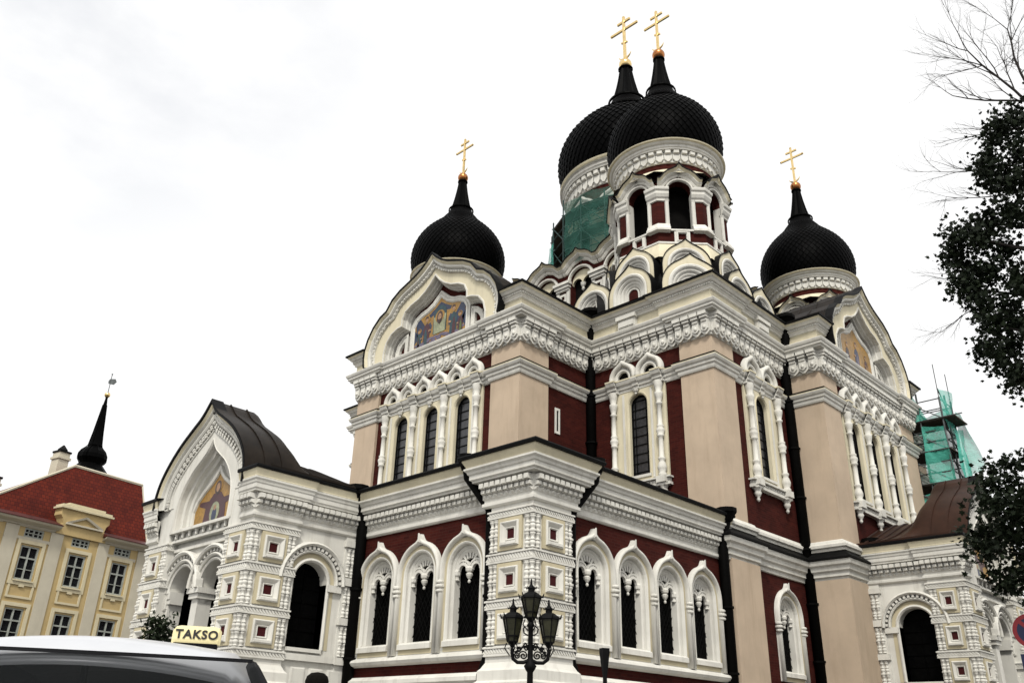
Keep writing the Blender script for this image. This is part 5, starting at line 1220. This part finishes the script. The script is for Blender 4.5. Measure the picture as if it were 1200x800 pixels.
# ================================================================== TAXI  (local: x forward, y left, z up)
hx, hy = -.50, -.866
TR = empty('taxi', (-15.01-hx*.52, -11.54-hy*.52, GZ), 'silver taxi with a yellow TAKSO sign on its roof in the left foreground', 'taxi'); TR.rotation_euler.z = atan2(hy, hx); TR.scale = (1.045,)*3
M['carpaint'] = simple('silver_car_paint', (.62,.63,.65), .28, .35, .6, .03, 4, 0); M['rubber'] = simple('black_rubber', (.012,.012,.012), .8); M['chrome'] = simple('bright_metal', (.6,.6,.6), .2, 1.); M['trim'] = simple('black_trim', (.006,.006,.007), .6, sp=.06)
M['seat'] = simple('dark_seat_fabric', (.025,.025,.03), .9); M['seatyellow'] = simple('yellow_seat_piping', (.55,.42,.10), .7); M['takso'] = simple('yellow_sign_plastic', (.80,.70,.38), .35, sp=.4, var=.04); M['ink'] = simple('black_lettering', (.008,.008,.008), .6)
def carglass():
    m, t, p = nodes('windscreen_glass'); p.inputs['Base Color'].default_value = (.003,.004,.004,1); p.inputs['Roughness'].default_value = .04; p.inputs['Alpha'].default_value = .5; spec(p, .05); return m
M['carglass'] = carglass(); M['headlamp'] = simple('headlamp_glass', (.5,.5,.52), .08, .5)
ST = [(-2.15,.62,.45,.80),(-2.1,.76,.30,.92),(-1.7,.84,.22,.98),(-.9,.87,.20,.97),(0,.88,.20,.95),(.9,.87,.20,.95),(1.35,.85,.22,.93),(1.8,.80,.24,.82),(2.1,.70,.30,.70),(2.18,.55,.38,.62)]
mb = MB(); mb.smooth = True; rs = []
for x, w_, zb, zt2 in ST: rs.append([(x, y, z) for y, z in ((-w_*.85,zb),(-w_,zb+.15),(-w_*1.02,(zb+zt2)/2),(-w_*.97,zt2-.10),(-w_*.86,zt2),(0,zt2+.03),(w_*.86,zt2),(w_*.97,zt2-.10),(w_*1.02,(zb+zt2)/2),(w_,zb+.15),(w_*.85,zb))])
mb.rings(rs, True, True); lbuild(mb, 'body', M['carpaint'], TR)
# roof shell with rolled front lip
mb = MB(); mb.smooth = True; rs = []
for x, w_, z in ((.60,.575,1.405),(.57,.585,1.435),(.52,.59,1.462),(.40,.595,1.485),(.1,.60,1.515),(-.5,.60,1.525),(-1.1,.58,1.50),(-1.5,.55,1.45),(-1.56,.53,1.42)):
    rs.append([(x-.10*(k/7)**2*(1 if x > .3 else 0), w_*k/7, z-.055*(k/7)**2-.05*max(0,abs(k)-6)) for k in range(-7,8)])
rs2 = [[(a[0],a[1],a[2]-.035) for a in r] for r in reversed(rs)]
mb.rings(rs+rs2, False, False, True); roof_ = lbuild(mb, 'roof', M['carpaint'], TR)
mb = MB(); mb.rings([[(a[0]-.03,a[1]*.97,a[2]-.040) for a in r] for r in rs[1:-1]]); lbuild(mb, 'headliner', M['trim'], roof_)
for sg in (-1, 1):
    mb = MB(); mb.smooth = True
    mb.tube([(1.28,sg*.80,.93),(.95,sg*.72,1.15),(.56,sg*.60,1.37),(.48,sg*.585,1.40)], [.04,.032,.026,.022], 8); lbuild(mb, 'windscreen_pillar', M['trim'], TR)
    mb = MB(); mb.tube([(-.35,sg*.83,.94),(-.4,sg*.60,1.44)], .035, 8); lbuild(mb, 'door_pillar', M['trim'], TR)
    mb = MB(); mb.tube([(-1.95,sg*.75,.96),(-1.5,sg*.56,1.43)], .06, 8); lbuild(mb, 'rear_pillar', M['carpaint'], TR)
    mb = MB(); mb.rings([[(1.15,sg*.81,.95),(-1.85,sg*.78,.96)],[(.48,sg*.61,1.41),(-1.48,sg*.565,1.42)]]); lbuild(mb, 'side_window', M['carglass'], TR)
    mb = MB(); mb.box(XYZ, .75, .95, min(sg*.86,sg*1.06), max(sg*.86,sg*1.06), .94, 1.08); lbuild(mb, 'wing_mirror', M['carpaint'], TR)
    mb = MB(); mb.smooth = True; mb.rings([[(2.12-.18*t, sg*(.42+.30*t)+0, z) for t in (0,.5,1)] for z in (.52,.66)]); lbuild(mb, 'headlight', M['headlamp'], TR)
    for x in (-1.35, 1.38):
        w_ = MB(); w_.rings([[(x+r*cos(2*pi*i/28), sg*yy, .32+r*sin(2*pi*i/28)) for i in range(28)] for r, yy in ((.20,.70),(.30,.68),(.325,.72),(.325,.84),(.30,.88),(.21,.885))], True); wh = lbuild(w_, 'wheel', M['rubber'], TR)
        w_ = MB(); w_.rings([[(x+r*cos(2*pi*i/20), sg*yy, .32+r*sin(2*pi*i/20)) for i in range(20)] for r, yy in ((.215,.88),(.19,.86),(.05,.875),(.01,.875))], True)
        for k in range(5): a = 2*pi*k/5; w_.rings([[(x+.04*cos(a+q)+0, sg*.885, .32+.04*sin(a+q)) for q in (1.2,-1.2)],[(x+.19*cos(a+q), sg*.875, .32+.19*sin(a+q)) for q in (.2,-.2)]])
        lbuild(w_, 'rim', M['chrome'], wh)
mb = MB(); mb.smooth = True; rows = []
for j in range(9):
    t = j/8; x = 1.27-.72*t; z = .955+.465*t; hw = .80-.215*t; rows.append([(x+.10*(1-(k/6)**2)*(1-.6*t), hw*k/6, z+.0) for k in range(-6,7)])
mb.rings(rows); ws = lbuild(mb, 'windscreen', M['carglass'], TR)
mb = MB(); mb.rings([[(x_+.012, y_, z_) for x_, y_, z_ in rows[-1]],[(x_+.024, y_, z_-.014) for x_, y_, z_ in rows[-1]]]); lbuild(mb, 'shade_band', M['trim'], TR)
mb = MB(); mb.rings([[(-2.0,-.74,.97),(-2.0,.74,.97)],[(-1.52,-.53,1.42),(-1.52,.53,1.42)]]); lbuild(mb, 'rear_window', M['carglass'], TR)
mb = MB(); mb.box(XYZ, .42, .45, -.10, .10, 1.24, 1.29); mb.tube([(.44,0,1.28),(.50,0,1.42)], .012, 6); lbuild(mb, 'rear_view_mirror', M['trim'], TR)
mb = MB(); mb.box(XYZ, .7, 1.25, -.72, .72, .86, .95); lbuild(mb, 'dashboard', M['trim'], TR)
for x in (-.05, -.95):
    for y in (-.36, .36):
        mb = MB(); mb.smooth = True; 
        mb.rings([[(x+dx+.02*q, y+w_*cos(a)*1.0, z+0) for dx, q in ((0,0),)] if False else [(x-.28*(z-.5)+.09*cos(a), y+w_*sin(a), z) for a in [2*pi*i/14 for i in range(14)]] for z, w_ in ((.45,.24),(.7,.26),(.95,.25),(1.06,.20))], True, True)
        mb.rings([[(x-.20+.05*cos(a), y+w_*sin(a), z) for a in [2*pi*i/14 for i in range(14)]] for z, w_ in ((1.10,.10),(1.13,.14),(1.24,.145),(1.29,.11))], True, True)
        st_ = lbuild(mb, 'seat', M['seat'], TR)
        mb = MB(); mb.tube([(x-.20+.055, y+.15*sin(a), 1.19+.105*cos(a)) for a in [pi*(-.5+i/10) for i in range(11)]], .012, 5); o_ = lbuild(mb, 'headrest_piping', M['seatyellow'], st_)
mb = MB(); mb.lathe((.35,.36,.95), [(.19,0),(.2,.015),(.19,.03)], 20); lbuild(mb, 'steering_wheel', M['trim'], TR)
# roof sign
sx_, sy_, sz_ = -.44, .32, 1.518
mb = MB(); rs = []
L_ = .098
for k, (yy, sc) in enumerate([(-L_-.012,.75),(-L_,.95),(-L_+.02,1),(L_-.02,1),(L_,.95),(L_+.012,.75)]):
    c_ = [(-.055,0),(-.057,.02),(-.05,.06),(-.038,.078),(0,.085),(.038,.078),(.05,.06),(.057,.02),(.055,0)]
    rs.append([(sx_+a*sc, sy_+yy, sz_+.03+b*sc) for a, b in c_])
mb.smooth = False; mb.rings(rs, True, True); sign_ = lbuild(mb, 'taxi_sign', M['takso'], TR)
mb = MB(); mb.box(XYZ, sx_-.065, sx_+.065, sy_-.098, sy_+.098, sz_-.02, sz_+.032); lbuild(mb, 'sign_base', M['trim'], sign_)
cu = bpy.data.curves.new('lettering', 'FONT'); cu.body = 'TAKSO'; cu.size = .056; cu.align_x = 'CENTER'; cu.align_y = 'CENTER'; cu.extrude = .002; cu.offset = .0016; cu.space_character = 1.12
tmp = bpy.data.objects.new('lettering', cu); C.objects.link(tmp); dg = bpy.context.evaluated_depsgraph_get(); me = bpy.data.meshes.new_from_object(tmp.evaluated_get(dg)); bpy.data.objects.remove(tmp)
me.materials.clear(); me.materials.append(M['ink']); lt = bpy.data.objects.new('lettering', me); C.objects.link(lt); lt.parent = sign_
tilt = atan2(.055, .010)
lt.matrix_local = Matrix.Translation((sx_+.0560, sy_, sz_+.03+.040)) @ Matrix(((0,-.18,.983,0),(1,0,0,0),(0,.983,.18,0),(0,0,0,1)))
mb = MB(); mb.tube([(.545+.0, .30+.03*cos(a), 1.385+.018*sin(a)) for a in [2*pi*i/14 for i in range(15)]], .003, 4); lbuild(mb, 'windscreen_sticker', M['trim'], TR)

# ================================================================== PERSON behind the car
PX, PY, PH = -11.5, -7.95, 1.66
PE = empty('person', (PX,PY,GZ), 'person with short dark hair standing behind the taxi, only the top of the head showing', 'person')
PE.rotation_euler.z = radians(200)
M['skin'] = simple('skin', (.45,.27,.19), .6, var=.06); M['jacket'] = simple('dark_jacket', (.02,.022,.028), .85); M['trousers'] = simple('dark_trousers', (.03,.032,.04), .9); M['hair'] = simple('dark_hair', (.006,.005,.004), .8, sp=.05, scale=20, bmp=.5); M['shoe'] = simple('black_shoe', (.012,.012,.012), .5)
V = []; E_ = []; R_ = []
def jn(p, r, to=None):
    V.append(p); R_.append(r); 
    if to is not None: E_.append((to, len(V)-1))
    return len(V)-1
pel = jn((0,0,.96), (.15,.11)); wa = jn((0,0,1.10), (.14,.10), pel); ch = jn((.01,0,1.30), (.165,.115), wa); nk0 = jn((0,0,1.46), (.085,.07), ch); nk = jn((.015,0,1.53), (.055,.058), nk0); hd = jn((.03,0,1.60), (.075,.085), nk); ht = jn((.025,0,1.69), (.072,.085), hd)
for sg in (-1, 1):
    h = jn((0,sg*.10,.90), (.095,.10), pel); k = jn((.02,sg*.11,.50), (.065,.065), h); a = jn((0,sg*.11,.10), (.042,.045), k); t_ = jn((.16,sg*.125,.04), (.04,.03), a)
    s_ = jn((0,sg*.19,1.42), (.065,.06), nk0); el = jn((-.02,sg*.24,1.14), (.045,.045), s_); wr = jn((.06,sg*.235,.89), (.03,.026), el); pa = jn((.085,sg*.235,.81), (.038,.02), wr)
    for q in range(4): f0 = jn((.06+.022*q,sg*.235,.755), (.010,.010), pa); jn((.065+.022*q,sg*.228,.70-.004*abs(q-1.5)), (.008,.008), f0)
    th = jn((.115,sg*.225,.80), (.011,.011), pa); jn((.135,sg*.215,.755), (.009,.009), th)
me = bpy.data.meshes.new('body'); me.from_pydata(V, E_, []); bo = bpy.data.objects.new('body', me); C.objects.link(bo); bo.parent = PE
sk = bo.modifiers.new('skin', 'SKIN'); sk.use_smooth_shade = True; sb = bo.modifiers.new('sub', 'SUBSURF'); sb.levels = 2; sb.render_levels = 2
for i, sv in enumerate(me.skin_vertices[0].data): sv.radius = R_[i] if isinstance(R_[i], tuple) else (R_[i],)*2
me.skin_vertices[0].data[0].use_root = True
def cloth_mat():
    m, t, p = nodes('person_clothes_and_skin'); tcn = t.nodes.new('ShaderNodeTexCoord'); sx = t.nodes.new('ShaderNodeSeparateXYZ'); t.links.new(tcn.outputs['Object'], sx.inputs[0])
    r = ramp(t, sx.outputs['Z'], [(0,(.012,.012,.012)),(.08,(.03,.032,.04)),(.5,(.02,.022,.028)),(1,(.45,.27,.19))]); r.color_ramp.interpolation = 'CONSTANT'
    mr = t.nodes.new('ShaderNodeMapRange'); mr.inputs['From Max'].default_value = 1.52; t.links.new(sx.outputs['Z'], mr.inputs['Value']); t.links.new(mr.outputs[0], r.inputs['Fac'])
    t.links.new(r.outputs['Color'], p.inputs['Base Color']); p.inputs['Roughness'].default_value = .8; return m
me.materials.append(cloth_mat())
mb = MB(); mb.smooth = True; mb.lathe((.015,0,1.60), [(.095,.02),(.107,.06),(.108,.10),(.095,.14),(.06,.168),(.001,.178)], 18); hr = lbuild(mb, 'hair', M['hair'], PE)
mb = MB(); mb.smooth = True; mb.rings([[(.12,-.018,1.585),(.12,.018,1.585)],[(.135,-.012,1.60),(.135,.012,1.60)],[(.112,-.008,1.645),(.112,.008,1.645)]]); mb.lathe((.108,.033,1.635), [(.001,-.012),(.012,0),(.001,.012)], 8); mb.lathe((.108,-.033,1.635), [(.001,-.012),(.012,0),(.001,.012)], 8); lbuild(mb, 'face_features', M['skin'], PE)

# ================================================================== TREES AND SHRUB
def leafmat(name, a, b):
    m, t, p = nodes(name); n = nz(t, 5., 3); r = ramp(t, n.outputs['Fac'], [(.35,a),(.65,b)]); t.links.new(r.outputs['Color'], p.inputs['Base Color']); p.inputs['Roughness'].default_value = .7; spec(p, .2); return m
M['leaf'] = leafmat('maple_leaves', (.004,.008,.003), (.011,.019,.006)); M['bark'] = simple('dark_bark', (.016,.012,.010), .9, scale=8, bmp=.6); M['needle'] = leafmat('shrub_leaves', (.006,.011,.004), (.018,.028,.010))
LEAF = [(0,-.5),(.16,-.30),(.46,-.34),(.34,-.08),(.52,.16),(.24,.14),(0,.55),(-.24,.14),(-.52,.16),(-.34,-.08),(-.46,-.34),(-.16,-.30)]
def leaf(mb, c, size, rng, shape=LEAF, droop=.5):
    n = Vector((rng.gauss(0,1), rng.gauss(0,1), rng.gauss(0,1)+droop)).normalized(); a = n.orthogonal().normalized(); b = n.cross(a); t = rng.random()*6.28
    u = a*cos(t)+b*sin(t); v = b*cos(t)-a*sin(t); c = Vector(c); ids = [mb.vert(tuple(c+u*x*size+v*y*size+n*(.12*size*abs(x)))) for x, y in shape]; mb.face(tuple(ids))
def twig(mb, p, d, L, r, rng, depth, up=.0, spread=.6):
    pts = [Vector(p)]; dd = Vector(d).normalized(); n = 5
    for i in range(n):
        dd = (dd+Vector((rng.uniform(-1,1), rng.uniform(-1,1), rng.uniform(-1,1)+up))*.16).normalized(); pts.append(pts[-1]+dd*L/n)
    mb.tube(pts, [r*(1-.65*i/n) for i in range(n+1)], 5, cap=False)
    if depth > 0:
        for i in range(1, n+1):
            for _ in range(2 if i > 1 else 1):
                if rng.random() < .82:
                    e = (dd+Vector((rng.uniform(-1,1), rng.uniform(-1,1), rng.uniform(-1,1)))*spread).normalized(); twig(mb, pts[i], e, L*rng.uniform(.38,.62), r*.5*(1-.4*i/n), rng, depth-1, up, spread)
TW_, TD_ = Vector((.18,-.98,0)), Vector((.98,.18,0)); TB = Vector((-2.62,-12.63,0))
def tp(a, d, z): return TB+TW_*a+TD_*d+Vector((0,0,z))
TREE = empty('maple_tree', tuple(tp(1.5,0,GZ)), 'tall dark leafy maple reaching in from the right edge, with bare twigs at its top', 'tree')
rng = random.Random(21)
trunk = MB(); trunk.smooth = True
tpts = [tp(1.5,0,GZ),tp(1.47,.05,2.5),tp(1.42,0,5),tp(1.3,.1,7.5),tp(1.15,0,9.5),tp(.95,-.05,11.2)]
trunk.tube(tpts, [.26,.22,.19,.15,.11,.06], 12)
UP = [(.55,11.25),(.33,10.9),(.17,11.06),(.44,10.51),(.15,10.46),(-.06,10.64),(-.06,10.19),(.32,9.88),(.07,9.56),(-.22,9.66),(.2,9.28),(-.43,9.5),(-.70,9.26),(-.84,9.06),(-.66,8.95),(-.39,9.07),(-.1,8.98),(-.36,8.58),(-.63,8.43),(-.80,8.33),(-.02,8.48),(-.27,8.1),(-.58,7.96),(-.16,7.77),(-.48,7.63),(-.3,7.37),(.02,8.09),(-.66,7.42),(-.50,7.12),(-.35,6.85),(-.1,6.4),(-.2,6.75),(.56,10.21),(.31,8.69),(.03,7.29),(.52,9.41)]
extra = [(rng.uniform(.6,3.6), rng.uniform(6.6,11.2)) for _ in range(70)]
crown = MB()
for k, (a, z) in enumerate(UP+extra):
    d0 = rng.uniform(-.9,.9) if k >= len(UP) else rng.uniform(-.45,.45)
    c = tp(a, d0, z)
    nl = 300 if k < len(UP) else 60
    for i in range(nl):
        q = Vector((rng.gauss(0,.11), rng.gauss(0,.2), rng.gauss(0,.11))); q = TW_*q.x+TD_*q.y+Vector((0,0,q.z)); leaf(crown, c+q, rng.uniform(.05,.095), rng)
    # limb to the clump
    tz = min(max(z-1.2, 3.0), 10.8); j = max(i for i in range(len(tpts)) if tpts[i].z <= tz+1e-6); j = min(j, len(tpts)-2); f_ = (tz-tpts[j].z)/(tpts[j+1].z-tpts[j].z); s0 = tpts[j].lerp(tpts[j+1], f_)
    if k % 3 == 0: m_ = s0.lerp(c, .5)+Vector((0,0,.15)); trunk.tube([s0, m_, c], [.05,.03,.012], 6)
bare = MB(); rb = random.Random(4)
for p, d, L, r in ((tp(.98,0,11.1),(-.55,.1,.80),1.95,.030),(tp(.9,0,11.5),(-.85,0,.5),1.35,.024),(tp(.9,.1,11.4),(-.22,.1,.95),2.0,.028),(tp(.8,.0,11.0),(-1,-.1,.2),1.1,.018),(tp(.45,0,10.4),(-1,.0,.10),1.2,.016),(tp(.1,.0,9.9),(-1,.1,.25),.9,.012),(tp(-.3,0,8.2),(-.9,0,-.45),1.0,.012),(tp(-.3,.1,8.7),(-1,0,.05),.9,.010)):
    v = TW_*d[0]*1.0+TD_*d[1]+Vector((0,0,d[2])); twig(bare, p, v, L, r, rb, 3 if L > 1.4 else 2, .05, .62)
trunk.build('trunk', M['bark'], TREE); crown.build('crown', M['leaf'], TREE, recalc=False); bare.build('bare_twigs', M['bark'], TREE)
L2x, L2y = 13.2, -15.4; T2 = empty('broadleaf_tree', (L2x,L2y,GZ), 'large dark leafy tree farther along the square, low boughs before the right porch; unseen crown added for shade', 'tree'); r2_ = random.Random(33)
t2 = MB(); t2.smooth = True; tk = [Vector(q) for q in ((L2x,L2y,GZ),(L2x+.05,L2y,2.5),(L2x,L2y+.1,5),(L2x-.1,L2y,8),(L2x-.1,L2y,11.5))]; t2.tube(tk, [.42,.34,.28,.20,.07], 12); c2 = MB()
def bough(c, nl, sg, lo, hi, r):
    if r2_.random() < .3:
        s0 = Vector((L2x, L2y, max(3.6, min(10., c.z-1.5)))); t2.tube([s0, s0.lerp(c,.5)+Vector((0,0,.3)), c], [.10,.06,.015], 5)
    for _ in range(nl): leaf(c2, c+Vector((r2_.gauss(0,sg), r2_.gauss(0,sg), r2_.gauss(0,sg*.7))), r2_.uniform(lo,hi), r2_)
for k in range(230):       # low boughs towards the street
    v = Vector((r2_.gauss(0,1), r2_.gauss(0,1), r2_.gauss(0,1))).normalized()*(r2_.uniform(.2,1.0)**.5); bough(Vector((8.65+v.x*3.6, -11.5+v.y*3.5, 6.55+v.z*2.4+.3*sin(3*v.x+2*v.y))), 150, .22, .09, .17, 1)
for k in range(260):      # unseen main crown, made large to shade the right of the church
    v = Vector((r2_.gauss(0,1), r2_.gauss(0,1), r2_.gauss(0,1))).normalized()*(r2_.uniform(.5,1.0)**.6); bough(Vector((L2x+1.5+v.x*7.5, L2y-.8+v.y*5.4, 9.2+v.z*5.2)), 60, .42, .16, .28, 1)
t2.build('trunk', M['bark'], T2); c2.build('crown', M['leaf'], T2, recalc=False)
SH = empty('shrub', (-9.74,-.70,GZ), 'small dark green shrub in front of the left porch, behind the taxi sign', 'shrub'); rs_ = random.Random(9)
mb = MB(); mb.tube([(-9.74,-.70,GZ),(-9.72,-.68,2.0),(-9.74,-.70,3.2)], [.06,.04,.012], 7); stem = mb; lv = MB()
for i in range(260):
    z = 1.0+2.4*(i/260); a = rs_.random()*6.28; r = (.08+.45*(1-(z-1.0)/2.9))*rs_.uniform(.4,1.05); c = Vector((-9.74+r*cos(a),-.70+r*sin(a),z-.1+.25*r))
    if i % 3 == 0: mb.tube([(-9.74,-.70,z-.1), tuple(c)], [.012,.004], 4)
    for _ in range(16): leaf(lv, c+Vector((rs_.gauss(0,.07),rs_.gauss(0,.07),rs_.gauss(0,.08))), rs_.uniform(.07,.12), rs_, [(0,-.5),(.2,0),(0,.5),(-.2,0)])
mb.build('stem', M['bark'], SH); lv.build('foliage', M['needle'], SH, recalc=False)
